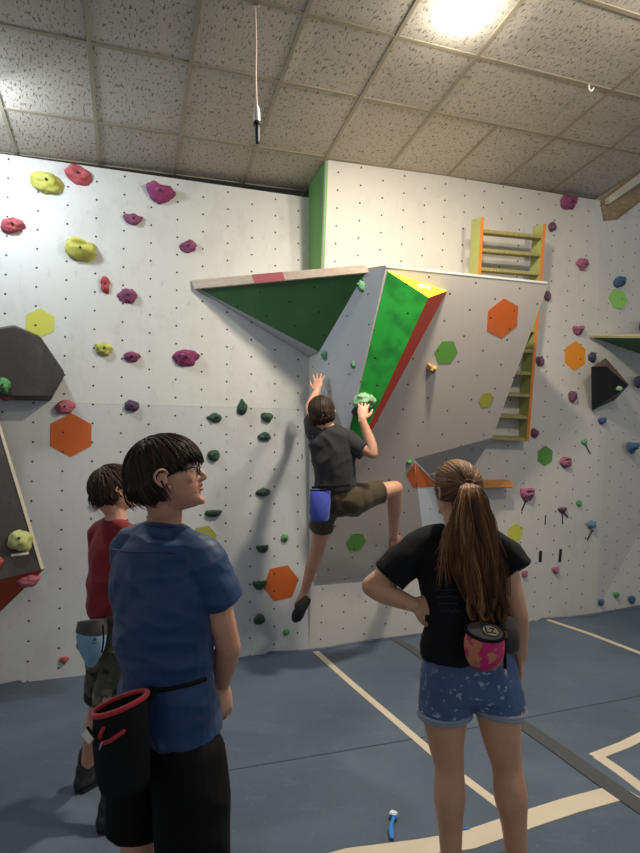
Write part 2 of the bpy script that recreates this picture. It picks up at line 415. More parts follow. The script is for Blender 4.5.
tape([(594, 757), (625, 745), (660, 727)], .065, M['tapef'], 'cream tape at the right edge', z=.0015)
tape([(598, 757), (620, 772), (650, 795)], .065, M['tapef'], 'cream tape beside the velcro strip', z=.0025)
tape([(385, 634), (407, 646), (428, 660), (470, 688), (518, 722), (560, 751), (600, 780), (650, 814)], [.06, .08, .09, .1, .1, .1, .1, .1], M['tapeg'], 'dark grey velcro strip', z=.004)

M['seam'] = mat('dark_mat_seam', srgb(66, 78, 92), .95)
tape([(225, 771), (420, 738), (530, 717), (650, 694)], .007, M['seam'], 'thin dark seam between mats', name='mat_seam', z=.0005)
# ---------------------------------------------------------------- main overhanging volume
S1b = PL2.hit(315, 581, .02); S2b = PL2.hit(428, 572, .02)
eb = (S2b-S1b).normalized(); nh = V((eb.y, -eb.x, 0)).normalized()
AL = math.radians(23)
PLM = plane3(S1b, S2b, S1b+V((0, 0, math.cos(AL)))+nh*math.sin(AL))
mE, mG, mH, mJ = (PLM.hit(*q) for q in ((386, 267), (547, 284), (491, 438), (414, 459)))
wC = PL2.hit(319, 352, .012); wA = PL1.hit(193, 286, .01)
PLS = plane3(wC, S1b, mE); sB = PLS.hit(366.5, 270)
PLG = plane3(wA, sB, wC)
print('E', mE, 'G', mG, 'B', sB, 'wallE', PL2.hit(386, 267))
def back(p, z=None):                               # the wall point level with p
    h = V((PL2.n.x, PL2.n.y, 0)).normalized(); t = ((p-PL2.p).dot(PL2.n)-.005)/h.dot(PL2.n); return p-h*t
wG, wH = back(mG), back(mH)
wT = PL2.hit(452, 498, .01)
vol = empty('climbing_volume', V((wC.x, wC.y, S1b.z)), 'huge overhanging grey and green plywood volume in the middle of the wall', 'climbing volume')
o = panel('front_panel', [mE, mG, mH, mJ, S2b, S1b], M['slab'], vol, pl=PLM, t=.02); o['label'] = 'large grey overhanging front panel with painted hexagons'
fp = o
o = panel('side_panel', [wC, S1b, mE, sB], M['slabside'], vol, pl=PLS, t=.015); o['label'] = 'left side panel with cool light painted blue-grey'
o = panel('underside_panel', [wA, wC, sB], M['greendark'], vol, pl=PLG, t=.015); o['label'] = 'dark green triangular underside'
o = panel('lower_underside_panel', [mJ, mH, wT], M['greyvol'], vol, t=.012); o['label'] = 'dark grey triangular lower underside'
panel('lower_side_panel', [mJ, wT, S2b], M['slabside'], vol, t=.01)
panel('right_side_panel', [mG, wG, wH, mH], M['slab'], vol, t=.012)
panel('right_lower_panel', [mH, wH, wT], M['slab'], vol, t=.012)
up = V((0, 0, 1))
wC1 = PL1.down(wC, .006)
panel('filler_panel', [wA, wC, wC1], M['slabside'], vol, t=.01)
wS = PL1.down(V((A1.x, A1.y, (wA.z+sB.z)/2)), .01)
panel('top_panel', [wA, sB, wS], M['edgewood'], vol, t=.012)
panel('top_panel', [sB, mE, mG, wG, wS], M['edgewood'], vol, t=.012)
PK = plane3(wA, sB, sB+up)
a1, a2 = PK.hit(191, 280, .012), PK.hit(366, 264.5, .012); b1, b2 = PK.hit(194, 289, .012), PK.hit(369.5, 272.5, .012)
o = panel('top_plank', [a1, a2, b2, b1], M['plankwood'], vol, t=.024, pl=PK, bev=.003); o['label'] = 'pale wooden plank along the top left edge'
f1, f2 = .368, .545
panel('painted_patch', [a1.lerp(a2, f1)+PK.n*.002, a1.lerp(a2, f2)+PK.n*.002, b1.lerp(b2, f2)+PK.n*.002, b1.lerp(b2, f1)+PK.n*.002], M['pinkish'], vol, t=.003, pl=PK)['label'] = 'faded red painted patch on the plank'
a1, a2 = PLM.hit(386, 265.5, .004), PLM.hit(548, 282, .004); b1, b2 = PLM.hit(386, 267.3, .004), PLM.hit(547, 283.8, .004)
panel('top_edge_strip', [a1, a2, b2, b1], M['plasticw'], vol, t=.02, pl=PLM)['label'] = 'white top edge of the front panel'
hexa(502.5, 318.5, 20.5, 42, PLM, M['hex_orange'], vol, sx=1.0, label='large orange painted hexagon')
hexa(446, 352.5, 13.5, 4, PLM, M['hex_green'], vol, label='green painted hexagon')
hexa(486, 400, 9, 10, PLM, M['hex_olive'], vol, label='small olive painted hexagon')
hexa(356, 542, 11, 0, PLM, M['hex_green'], vol, label='green painted hexagon near the bottom')
PLR = plane3(mJ, wT, S2b)
panel('painted_hexagon', [PLM.hit(x, y, .0025) for x, y in ((407, 475), (413, 465), (414.6, 462), (416.5, 487), (413.5, 487.5))], M['hex_orange'], vol, t=.003, pl=PLM)['label'] = 'orange painted hexagon folded over the lower edge'
panel('painted_hexagon', [PLR.hit(x, y, .0025) for x, y in ((415.5, 463), (436, 483.5), (433, 487), (417, 487.5))], M['hex_orange'], vol, t=.003, pl=PLR)
# wedge of green, yellow and red on the front panel
kA, kB, kC = PLM.hit(387.5, 271, .003), PLM.hit(447, 291, .003), PLM.hit(333, 503, .003)
kR = PLM.hit(428.5, 297.5, .20)
PKG = plane3(kA, kR, kC)
wv = empty('wedge_volume', kC, 'bright green, yellow and red wedge on the left edge of the big grey volume', 'climbing volume')
panel('green_face', [kA, kR, kC], M['bright'], wv, t=.012, pl=PKG)['label'] = 'bright green mottled face'
panel('red_face', [kR, kB, kC], M['redp'], wv, t=.012)['label'] = 'narrow red face'
panel('yellow_face', [kA, kB, kR], M['yellowp'], wv, t=.012)['label'] = 'bright yellow top face'
PKY = plane3(kA, kB, kR)
bm = bmesh.new(); tube_bm(bm, [PKY.hit(419, 287, .004), PKY.hit(424, 286, .008), PKY.hit(430, 288.5, .004)], [(.022, .006)]*3, 10, 3, ref=PKY.e)
o = link('worn_patch', from_bm(bm), M['plankwood'], wv, True)

# ---------------------------------------------------------------- other volumes
def frustum(name, pts, pl, depth, inset, m, msid, label, off=0):
    e = empty(name, pl.hit(*pts[0]), label, 'climbing volume')
    base = [pl.hit(x, y) for x, y in pts]; c = sum(base, V((0, 0, 0)))/len(base)
    top = [b.lerp(c, inset)+pl.n*depth for b in base]
    return e, base, top
lv = empty('climbing_volume', PL1.hit(17, 398), 'dark brown many-sided volume at the left edge below the yellow-green hexagon', 'climbing volume')
ptsL = [(-42, 352), (-12, 331), (14.5, 327), (41, 337.5), (64, 371), (64.5, 375), (52, 397), (17, 396.5), (-30, 394)]
fr = [PL1.hit(x, y, .16) for x, y in ptsL]
bs = [PL1.hit(x+(-1.5 if x > 30 else 0), y+(-2 if y < 350 else 4), .0) for x, y in ptsL]
n_ = len(fr)
me_v = fr+bs
o = solid('front_shell', me_v, [list(range(n_)), list(range(n_, 2*n_))[::-1]]+[[i, (i+1) % n_, (i+1) % n_+n_, i+n_] for i in range(n_)], M['darkslab'], lv, bev=.006)
# lower left dark slab with orange underside
v1 = PL1.hit(-6, 408, .02); v2 = PL1.hit(42.6, 569.5, .42); v3 = PL1.hit(-90, 600, .46); q_ = PL1.hit(-30, 640, .01); q2_ = PL1.hit(-110, 420, .02)
PLV = plane3(v1, v2, v3)
lv2 = empty('climbing_volume', q_, 'dark brown overhanging volume with an orange underside at the lower left', 'climbing volume')
panel('front_panel', [v1, v2, v3, q2_], M['darkslab'], lv2, pl=PLV, t=.018)['label'] = 'dark brown front panel'
PLO = plane3(v2, v3, q_)
panel('underside_panel', [v2, v3, PL1.hit(-130, 660, .01), q_], M['orangep'], lv2, pl=PLO, t=.018)['label'] = 'orange underside'
panel('side_panel', [v1, v2, q_], M['darkslab'], lv2, t=.012)
bar('edge_strip', v1+PLV.n*.002, v2+PLV.n*.002, .02, .014, M['edgewood'], lv2, up=PLV.n, bev=.002)['label'] = 'pale plywood edge strip'
# right: black volume
bv = empty('climbing_volume', PL3.hit(593, 410), 'black faceted volume near the right edge beside the small slate hold', 'climbing volume')
k1, k2, k3, k4 = PL3.hit(592.5, 366.3, .02), PL3.hit(605.6, 357.8, .02), PL3.hit(629.2, 384.8, .26), PL3.hit(593, 410, .03)
k5 = PL3.hit(603, 369, .17)
m5 = PL3.hit(608, 398, .0)
kk1 = PL3.hit(592.5, 367, .16)
kb = [PL3.down(q, .0) for q in (k1, k2, k3, k4)]
PB = plane3(kk1, k3, k4)
panel('black_face', [kk1, PB.hit(606.5, 366.5), PB.hit(628, 385.5), k4], M['blackvol'], bv, t=.012, pl=PB)
panel('brown_face', [kk1, PL3.hit(605.6, 357.8, .02), k3, PB.hit(628, 385.5), PB.hit(606.5, 366.5)], M['brownvol'], bv, t=.012)['label'] = 'brown upper facet'
panel('lower_face', [k3, k4, PL3.hit(615, 400, 0)], M['blackvol'], bv, t=.012)
panel('left_face', [kk1, k4, PL3.hit(594, 372, 0)], M['blackvol'], bv, t=.012)
gv = empty('climbing_volume', PL3.hit(640, 356), 'dark green overhanging wedge volume at the right edge of the wall', 'climbing volume')
g1, g2, g3, g4 = PL3.hit(590, 336, .01), PL3.hit(690, 337.5, .62), PL3.hit(700, 375, .02), PL3.hit(700, 330, .0)
panel('underside_panel', [g1, g2, g3], M['greendark'], gv, t=.012)['label'] = 'dark green underside'
o = bar('edge_strip', g1+V((0, 0, .006)), g2+V((0, 0, .006)), .016, .018, M['lad_y'], gv, bev=.002); o['label'] = 'pale green top edge'
panel('top_panel', [g1, g2, g4], M['edgewood'], gv, t=.012)

# ---------------------------------------------------------------- ladder
ld = empty('wall_ladder', PL2.hit(528, 441), 'orange and yellow-green wooden ladder fixed to the wall behind the big volume', 'ladder')
PLL = plane3(PL2.hit(520, 441, .10), PL2.hit(535, 440, .10), PL2.hit(545, 224, .27))
def rail(top, bot, name='rail'):
    a, b = PLL.hit(*top), PLL.hit(*bot); e = PLL.e; nn = PLL.n; w = .03
    bm = prism_bm([a, a+e*w, b+e*w, b], -nn*.13); o = link(name, from_bm(bm), M['lad_y'], ld)
    bm = prism_bm([a+nn*.003, a+e*w+nn*.003, b+e*w+nn*.003, b+nn*.003], -nn*.004)
    o2 = link('rail_front', from_bm(bm), M['lad_o'], o); o2['label'] = 'orange painted front edge'
    bm = prism_bm([a+e*(w+.002), b+e*(w+.002), b+e*(w+.002)-nn*.13, a+e*(w+.002)-nn*.13], -e*.0025); o3 = link('rail_side', from_bm(bm), M['lad_o'], o); return o
rail((481, 217), (468.5, 437)); rail((543.2, 224), (526, 441))
for (yl, yr) in ((229, 235), (248, 253), (267, 272), (286, 291), (305, 310), (326, 329), (347, 349.5), (369, 372), (391, 394), (413, 416), (435.5, 438)):
    f = (yr-224)/217.0; xr = 543.6-17.2*f; xl = 484.5-12.5*f
    a, b = PLL.hit(xl, yl, -.005), PLL.hit(xr, yr, -.005); nn = PLL.n
    bm = prism_bm([a, b, b-nn*.115, a-nn*.115], V((0, 0, -.032))); bmesh.ops.bevel(bm, geom=list(bm.edges), offset=.004, segments=2, affect='EDGES')
    link('rung', from_bm(bm), M['lad_w'], ld)
sh = PL2
a, b = PL2.hit(478, 477, .0), PL2.hit(505, 479.5, .0)
a2_ = PL2.at(PL2.uv(b)[0]-.45, PL2.uv(b)[1]+.0)
bm = prism_bm([a2_, b, b+PL2.n*.12, a2_+PL2.n*.12], V((0, 0, -.06))); bmesh.ops.bevel(bm, geom=list(bm.edges), offset=.008, segments=3, affect='EDGES')
o = link('wooden_ledge', from_bm(bm), M['shelfwood']); prop(o, 'rounded orange-brown wooden ledge on the wall just right of the ponytailed head', 'ledge')

# ---------------------------------------------------------------- climbing holds
rnd = random.Random(7)
def make_hold(px, py, w, h, kind, col, label, pl=None, rot=0, seed=None, depth=None, off=0, bolt=True, group=None, cat='climbing hold'):
    pl = pl or PL1; c = pl.hit(px, py, off); s = (c-O).length/F*.90
    W, H = w*s/2, h*s/2
    D = depth or .62*min(W, H)+.35*max(W, H)
    seed = seed if seed is not None else int(px*7+py); sv = V((seed*.37 % 19, seed*.71 % 23, seed*.13 % 29))
    bm = bmesh.new(); bmesh.ops.create_icosphere(bm, subdivisions=4, radius=1)
    R = math.radians(rot)
    for v in bm.verts:
        a, b, z = v.co
        ax, bx = a, b
        if kind == 'tri': a *= 1+.42*b; b = min(b, .80)+.10
        elif kind == 'wedge': a *= 1+.30*b; b = min(b, .72)+.10; z *= 1+.5*max(b, -.4)
        elif kind == 'jug':
            a *= 1+.22*b; z *= 1+.5*b
            d = (a*a*.8+(b-.38)**2*5)
            z -= .55*math.exp(-d*3.2); b = min(b, .85)
        elif kind == 'crimp': b = b*.9+(.25 if b > 0 else 0)*(1-a*a); z *= 1+.4*b; z -= .3*math.exp(-((b-.5)**2*6+a*a))
        elif kind == 'scoop': z -= .5*math.exp(-((a-.1)**2*3+(b-.1)**2*6)); a *= 1-.12*b
        elif kind == 'angular':
            z *= 1+.35*b; a += .18*b; q = math.floor((b*1.4+.3*a)*2.2)/2.2; z -= .26*(((b*1.4+.3*a)*2.2) % 1)
        elif kind == 'pair': b += .0; z *= .7+.5*abs(b); a *= .72+.38*abs(b)**.7+.1*math.sin(b*5)
        elif kind == 'drop': a *= 1.05-.45*max(b, 0)**1.2
        q = V((a, b, z))
        nz = noise.noise(q*1.3+sv)*.26+noise.noise(q*3.1+sv)*.10
        if kind in ('blob', 'lumpy'): nz += .16*abs(noise.noise(q*2.2+sv*2))
        if kind == 'lumpy': nz += .18*math.sin(q.x*6+noise.noise(q*2+sv)*5)*.5
        q *= 1+nz
        if q.z < 0: q.z *= .04
        x, y = q.x*W, q.y*H
        v.co = c+pl.e*(x*math.cos(R)-y*math.sin(R))+pl.u*(x*math.sin(R)+y*math.cos(R))+pl.n*(q.z*D)
    o = link('climbing_hold', from_bm(bm), M['h_'+col], None, True)
    prop(o, label, cat, group or (col+' climbing holds'))
    if bolt:
        # find the surface height over the bolt
        best = max(((V(v.co)+o.location) for v in o.data.vertices if ((V(v.co)+o.location-c)-pl.n*((V(v.co)+o.location-c).dot(pl.n))).length < .35*min(W, H)), key=lambda q: (q-c).dot(pl.n), default=c)
        hgt = (best-c).dot(pl.n); bb = bmesh.new(); cyl_bm(bb, c+pl.n*(hgt-.012), c+pl.n*(hgt+.0012), .0085, .0085, 10)
        link('bolt', from_bm(bb), M['bolt'], o, True)
    return o
hold = make_hold
hold(47, 184, 27, 19, 'blob', 'yellow', 'round yellow-green hold at the top left under the ceiling', rot=-8)
hold(78, 175, 25, 17, 'scoop', 'coral', 'oval coral red hold beside the topmost yellow-green hold', rot=-22)
hold(13, 226, 19, 15, 'lumpy', 'coral', 'small knobbly coral red hold at the far left', rot=12)
hold(80.5, 251, 30, 23, 'jug', 'yellow', 'large yellow-green hold above the small red double hold', rot=-5)
hold(159, 195, 26, 20, 'wedge', 'magenta', 'highest magenta hold on the left wall', rot=-12)
hold(133, 220.5, 18, 12, 'tri', 'plum', 'small plum hold just below the highest magenta hold', rot=0)
hold(188, 247, 16, 13, 'angular', 'plum', 'small plum pink hold above the left tip of the green underside', rot=0)
hold(105, 285, 10, 17, 'pair', 'red', 'narrow red double-lobed hold beside the plum jug', rot=0)
hold(128, 296, 19, 16, 'angular', 'plum', 'plum two-part hold right of the red double-lobed hold', rot=-15)
hold(104, 349, 16, 12, 'lumpy', 'yellow', 'small yellow hold left of the dark violet one', rot=0)
hold(132, 357, 17, 11, 'angular', 'plum', 'flat dark plum hold right of the small yellow hold', rot=-8)
hold(185.5, 358, 27, 18, 'angular', 'magenta', 'large ridged magenta hold left of the big volume', rot=-6)
hold(65, 407, 19, 15, 'angular', 'pink', 'pink hold just above the orange hexagon on the left wall', rot=0)
hold(132, 406, 15, 11, 'blob', 'violet', 'small dark violet hold on the seam of the left wall', rot=0)
hold(97, 503, 11, 11, 'blob', 'pink', 'pink hold beside the face of the person in red', rot=0)
hold(64, 660, 8, 7, 'tri', 'red', 'tiny red hold near the floor at the left', bolt=False)
hold(4, 386, 11, 15, 'blob', 'green', 'bright green hold on the dark brown volume at the left edge', off=.16, depth=.07)
hold(7, 397, 14, 7, 'blob', 'red', 'small red hold under the dark brown volume at the left edge', off=.06, bolt=False, depth=.06)
hold(20.5, 541, 22, 22, 'drop', 'lemon', 'yellow-green bulbous hold on the dark lower left volume', pl=PLV, rot=10, depth=.08)
hold(-1, 562, 8, 9, 'blob', 'red', 'red hold at the left edge of the dark lower volume', pl=PLV, bolt=False)
hold(29, 579, 19, 12, 'blob', 'pink', 'pale pink hold under the orange underside', pl=PLO, rot=12, bolt=False, depth=.05)
for (x, y, w, h, kd, lb) in (
    (215, 417.5, 15, 9, 'blob', 'dark green oval hold at the left end of the upper green row'),
    (242, 407, 11, 17, 'drop', 'dark green upright hold, tallest of the upper green row'),
    (267, 418, 13, 12, 'tri', 'dark green triangular hold at the right of the upper green row'),
    (264.5, 437, 15, 9, 'crimp', 'dark green flat hold below the triangular one'),
    (213.5, 455, 13, 12, 'blob', 'dark green round hold right of the face with glasses'),
    (263, 492, 15, 9, 'blob', 'dark green oval hold left of the blue chalk bag'),
    (213, 513.5, 17, 9, 'wedge', 'dark green crimp above the shoulder of the person in blue'),
    (262.5, 549, 13, 10, 'wedge', 'dark green pointed hold above the rust hexagon'),
    (259.5, 585, 14, 11, 'wedge', 'dark green hold touching the left side of the rust hexagon'),
    (259, 619, 12, 11, 'blob', 'lowest dark green hold near the floor')):
    hold(x, y, w, h, kd, 'forest', lb)
hold(284.5, 538, 8, 8, 'blob', 'green', 'small bright green hold above the rust hexagon')
hold(286, 632, 7, 6, 'blob', 'green', 'tiny green hold near the floor below the rust hexagon', bolt=False)
hold(319, 471, 7, 10, 'blob', 'green', 'small green hold behind the back of the climber')
hold(362, 286, 10, 14, 'drop', 'sea', 'pale green hold at the top of the blue-grey side panel', pl=PLS, rot=0)
hold(325, 355, 8, 11, 'drop', 'sea', 'small green hold at the lower tip of the green underside', pl=PLS)
hold(353.5, 365, 6, 9, 'drop', 'sea', 'tiny green hold in the middle of the blue-grey side panel', pl=PLS)
hold(357, 411, 12, 9, 'blob', 'greyd', 'dark green chalky knob under the big mint hold', pl=PKG, bolt=False, depth=.04)
bigh = hold(364, 401, 24, 19, 'lumpy', 'mint', 'big chalky mint green hold gripped by the climber', pl=PKG, rot=12, depth=.075)
hold(430, 368, 11, 9, 'tri', 'tan', 'small yellow-tan hold in the middle of the grey front panel', pl=PLM, rot=-10, depth=.07)
hold(409, 462, 7, 5, 'blob', 'green', 'small green hold at the corner of the dark grey underside', pl=PLM, bolt=False)
hold(433, 474, 9, 9, 'lumpy', 'paleyellow', 'pale knob beside the ponytailed head', pl=PLR, bolt=False)
for (x, y, w, h, kd, c_, lb, rt) in (
    (568, 203, 18, 15, 'angular', 'plum', 'highest plum pink hold at the top right below the ceiling', 0),
    (551.5, 227, 9, 9, 'blob', 'mauve', 'dark mauve hold beside the top of the ladder', 0),
    (581.5, 265, 14, 12, 'tri', 'rose', 'rose hold below the wooden beam', 0),
    (547, 296, 8, 10, 'blob', 'mauve', 'dark mauve hold at the top right corner of the grey volume', 0),
    (577, 331, 12, 11, 'wedge', 'rose', 'rose wedge hold above the amber hexagon', 0),
    (591.5, 357, 9, 9, 'blob', 'slate', 'slate hold between amber hexagon and black volume', 0),
    (572, 396, 10, 11, 'blob', 'mauve', 'mauve hold below the amber hexagon', -20),
    (539.5, 361, 9, 10, 'blob', 'mauve', 'dark mauve hold right of the middle of the ladder', 0),
    (534, 433, 9, 9, 'blob', 'mauve', 'dark mauve hold at the foot of the ladder', 0),
    (565, 462, 14, 12, 'jug', 'rose', 'rose jug right of the green hexagon', 0),
    (527, 494, 18, 14, 'jug', 'rose', 'large rose jug above a black tape mark', 0),
    (562, 510, 10, 7, 'wedge', 'mauve', 'small mauve hold with two black tape marks', 0),
    (555, 570, 8, 8, 'tri', 'rose', 'small heart-shaped rose hold low on the wall', 0),
    (524, 574, 7, 8, 'tri', 'rose', 'small rose hold beside the right sleeve of the ponytailed person', 0),
    (578.5, 503, 6, 6, 'blob', 'green', 'tiny green hold right of the mauve hold', 0),
    (584, 442, 7, 6, 'tri', 'sea', 'small sea green hold above a slanted black mark', 20)):
    hold(x, y, w, h, kd, c_, lb, pl=PL2, rot=rt, bolt=w > 9)
for (x, y, w, h, kd, c_, lb, rt) in (
    (619, 282, 16, 11, 'angular', 'blue', 'blue hold just above the lime green hexagon', 8),
    (601, 421, 10, 8, 'tri', 'blue', 'small blue hold below the black volume', 0),
    (631.5, 448, 14, 12, 'wedge', 'blue', 'largest blue hold at the right edge', 0),
    (637, 382, 9, 12, 'blob', 'slate', 'slate hold at the right edge beside the black volume', 20),
    (641, 326, 6, 10, 'blob', 'slate', 'dark hold cut by the right edge of the picture', 0),
    (591, 525, 10, 9, 'tri', 'sky', 'light blue hold above a slanted black mark', 0),
    (600.5, 602.5, 8, 6, 'tri', 'blue', 'tiny blue hold near the floor, left of the green one', 0),
    (616, 595, 6, 6, 'tri', 'green', 'tiny green hold between two blue ones near the floor', 0),
    (631, 599.5, 7, 8, 'tri', 'blue', 'tiny blue hold near the floor at the right edge', 0)):
    hold(x, y, w, h, kd, c_, lb, pl=PL3, rot=rt, bolt=w > 9)
hold(619, 388.5, 6, 5, 'blob', 'mint', 'small mint hold on the black volume', pl=PB, bolt=False)

def mark(pts, wpx, pl, label, m='tapek', off=.001):
    a, b = pl.hit(*pts[0]), pl.hit(*pts[1]); s = (a-O).length/F*wpx/2; d = (b-a).normalized(); q = pl.n.cross(d)*s
    o = panel('tape_strip', [p+pl.n*(.0015+off) for p in (a-q, a+q, b+q, b-q)], M[m], None, t=.0015, pl=pl)
    prop(o, label, 'tape', 'tape marks on the wall'); return o
mark(((526, 500), (521.5, 511)), 1.6, PL2, 'slanted black tape strip below the large rose jug')
mark(((540.5, 551), (540, 562)), 3.6, PL2, 'thick black upright tape strip, left of two, low on the wall')
mark(((560.7, 549), (559.5, 562)), 3.2, PL2, 'thick black upright tape strip, right of two, low on the wall')
mark(((545.5, 515), (545, 525)), 1.2, PL2, 'thin black upright tape strip left of the small mauve hold')
mark(((562, 512), (562.5, 524)), 1.3, PL2, 'thin black tape strip straight below the small mauve hold')
mark(((563, 512), (568, 517.5)), 1.6, PL2, 'short black tape strip slanting right below the small mauve hold')
mark(((585.5, 445), (589.5, 453)), 1.5, PL2, 'black tape strip slanting below the small sea green hold')
mark(((592.5, 530), (587, 540)), 1.5, PL3, 'black tape strip slanting below the light blue hold')
mark(((30, 551), (37, 559)), 2.2, PLV, 'black tape strip beside the bulbous yellow-green hold')
mark(((11, 555.5), (29, 553)), 2.2, PLV, 'white tape strip under the bulbous yellow-green hold', 'tapew')
mark(((302, 454), (302, 459)), .8, PL1, 'tiny black bracket mark left of the climber')

# ---------------------------------------------------------------- hanging cord
hp = CPL.hit(255, 5); hz = P(257, 122, hp.y)
cd = empty('hanging_cord', hp, 'white cord hanging from the ceiling with a black and white plug at its end', 'cord')
def at_y(y, dx=0): return V((hp.x+(P(257, y, hp.y).x-hp.x)*(y-5)/117+dx, hp.y, P(257, y, hp.y).z))
tube('cord', [at_y(6), at_y(40, .003), at_y(75, -.002), at_y(108)], [.0055]*4, M['rope'], cd, 8, 5)
bm = bmesh.new()
for i in range(5):
    a = i*1.3; tube_bm(bm, [at_y(4+i, -.02), at_y(7, .018*math.cos(a)), at_y(3+i, .02)], [.005]*3, 6, 4)
link('knot', from_bm(bm), M['rope'], cd, True)
tube('connector', [at_y(106), at_y(110), at_y(118), at_y(123)], [.009, .016, .018, .016], M['plasticw'], cd, 12, 3)
tube('plug', [at_y(121), at_y(125), at_y(126), at_y(142)], [.016, .022, .014, .011], M['black'], cd, 12, 3)
bar('plug_stripe', at_y(127, .013), at_y(140, .012), .004, .004, M['plasticw'], cd)
# little hook on the ceiling
hk = CPL.hit(589, 84); o = tube('ceiling_hook', [hk, hk-V((0, 0, .03)), hk+V((.015, 0, -.05)), hk+V((.03, 0, -.03))], [.006]*4, M['plasticw'], None, 8, 4)
prop(o, 'small white hook screwed into the ceiling at the right', 'hook')

# ---------------------------------------------------------------- brush on the mat
br = empty('climbing_brush', onfloor(392, 826), 'small blue brush with white bristles lying on the blue mat', 'brush')
tube('handle', [onfloor(392, 837.5, .012), onfloor(391, 829, .013), onfloor(392, 822, .014), onfloor(394.5, 816.5, .016)], [(.010, .006), (.012, .007), (.008, .006), (.009, .006)], M['plasticb'], br, 10, 4, ref=(1, 0, 0))
bar('head', onfloor(389.5, 815, .016), onfloor(397.5, 817.5, .016), .018, .012, M['plasticb'], br)
bar('bristles', onfloor(390, 813, .018), onfloor(396.5, 815.5, .018), .03, .022, M['bristle'], br, bev=.004)
o = bar('tape_scrap', onfloor(465, 829, .006), onfloor(469, 827, .01), .015, .004, M['plasticb']); prop(o, 'tiny blue and white scrap on the mat by the left foot of the ponytailed person', 'scrap')

# ---------------------------------------------------------------- lamps
def area(name, loc, target, size, power, col):
    l = bpy.data.lights.new(name, 'AREA'); l.shape = 'DISK'; l.size = size; l.energy = power; l.color = col
    o = bpy.data.objects.new(name, l); C.objects.link(o); o.location = loc
    o.rotation_euler = (V(target)-V(loc)).to_track_quat('-Z', 'Y').to_euler(); return o
lp = CPL.hit(465, 10)
la = empty('ceiling_lamp', lp, 'round glowing white lamp on the ceiling', 'lamp')
bm = bmesh.new(); tube_bm(bm, [lp-CPL.n*-.0, lp+CPL.n*.03], [.150, .145], 32, 1, cap=False); link('housing', from_bm(bm), M['plasticw'], la, True)
M['glow'] = mat('lamp_diffuser', (1, 1, 1, 1), .4, 0, emit=((1, .94, .84, 1), 22))
bm = bmesh.new(); ellip_bm(bm, lp+CPL.n*.02, .155, .155, .05); link('diffuser', from_bm(bm), M['glow'], la, True)
def point(name, loc, power, col, r=.12):
    l = bpy.data.lights.new(name, 'POINT'); l.energy = power; l.color = col; l.shadow_soft_size = r
    o = bpy.data.objects.new(name, l); C.objects.link(o); o.location = loc; return o
WARM = (1, .88, .72); COOL = (.86, .93, 1)
point('lamp_halo', lp+CPL.n*.15, 9, WARM, .10)
area('lamp_near_wall', lp+CPL.n*.11+V((.12, .08, 0)), lp+CPL.n*2+V((-.1, .3, 0)), .20, 88, WARM)
area('lamp_right', (2.3, 2.5, 3.95), (0, 5, 1.5), .3, 36, WARM)
ll = CPL.hit(-50, 75)
point('lamp_left_halo', ll+CPL.n*.2, 7, COOL, .10)
area('lamp_left', ll+CPL.n*.12, (-1.4, 4.6, 1.8), .25, 20, COOL)
area('lamp_overhead', (.2, .9, 4.3), (.3, 2.2, 0), .5, 62, (1, .94, .87))
w = bpy.data.worlds.new('world'); bpy.context.scene.world = w; w.use_nodes = True
w.node_tree.nodes['Background'].inputs[0].default_value = (.90, .95, 1, 1); w.node_tree.nodes['Background'].inputs[1].default_value = .37
vs = bpy.context.scene.view_settings; vs.view_transform = 'Standard'; vs.look = 'None'; vs.gamma = 1; vs.exposure = 0.02
# ================================================================ people
def evaluate(bm, voxel, smooth=6, factor=.5, name='m'):
    me = bpy.data.meshes.new(name); bmesh.ops.recalc_face_normals(bm, faces=bm.faces); bm.to_mesh(me); bm.free()
    o = bpy.data.objects.new('tmp', me); C.objects.link(o)
    r = o.modifiers.new('r', 'REMESH'); r.mode = 'VOXEL'; r.voxel_size = voxel; r.use_smooth_shade = True
    if smooth:
        s = o.modifiers.new('s', 'SMOOTH'); s.factor = factor; s.iterations = smooth
    dg = bpy.context.evaluated_depsgraph_get(); dg.update()
    out = bpy.data.meshes.new_from_object(o.evaluated_get(dg)); out.name = name
    bpy.data.objects.remove(o); bpy.data.meshes.remove(me); return out
def wrinkle(me, amp, f=(6, 6, 3), seed=0, ridge=True, extra=0):
    n = len(me.vertices); out = np.empty(n*3, 'f'); sv = V((seed, seed*1.7, seed*.3))
    for i, v in enumerate(me.vertices):
        c = v.co; q = V((c.x*f[0], c.y*f[1], c.z*f[2]))+sv
        q += V((noise.noise(c*3+sv), noise.noise(c*3+sv*2), noise.noise(c*3+sv*3)))*1.2
        a = noise.noise(q)
        if ridge: a = .5-abs(a)*2
        a += extra*noise.noise(c*18+sv)
        w = c+v.normal*(a*amp); out[3*i:3*i+3] = w[:]
    me.vertices.foreach_set('co', out); me.update()
def frame(fwd, up):
    f = V(fwd).normalized(); u = V(up); u = (u-f*u.dot(f)).normalized(); r = f.cross(u)
    return Matrix((r, f, u)).transposed()          # columns right, forward, up

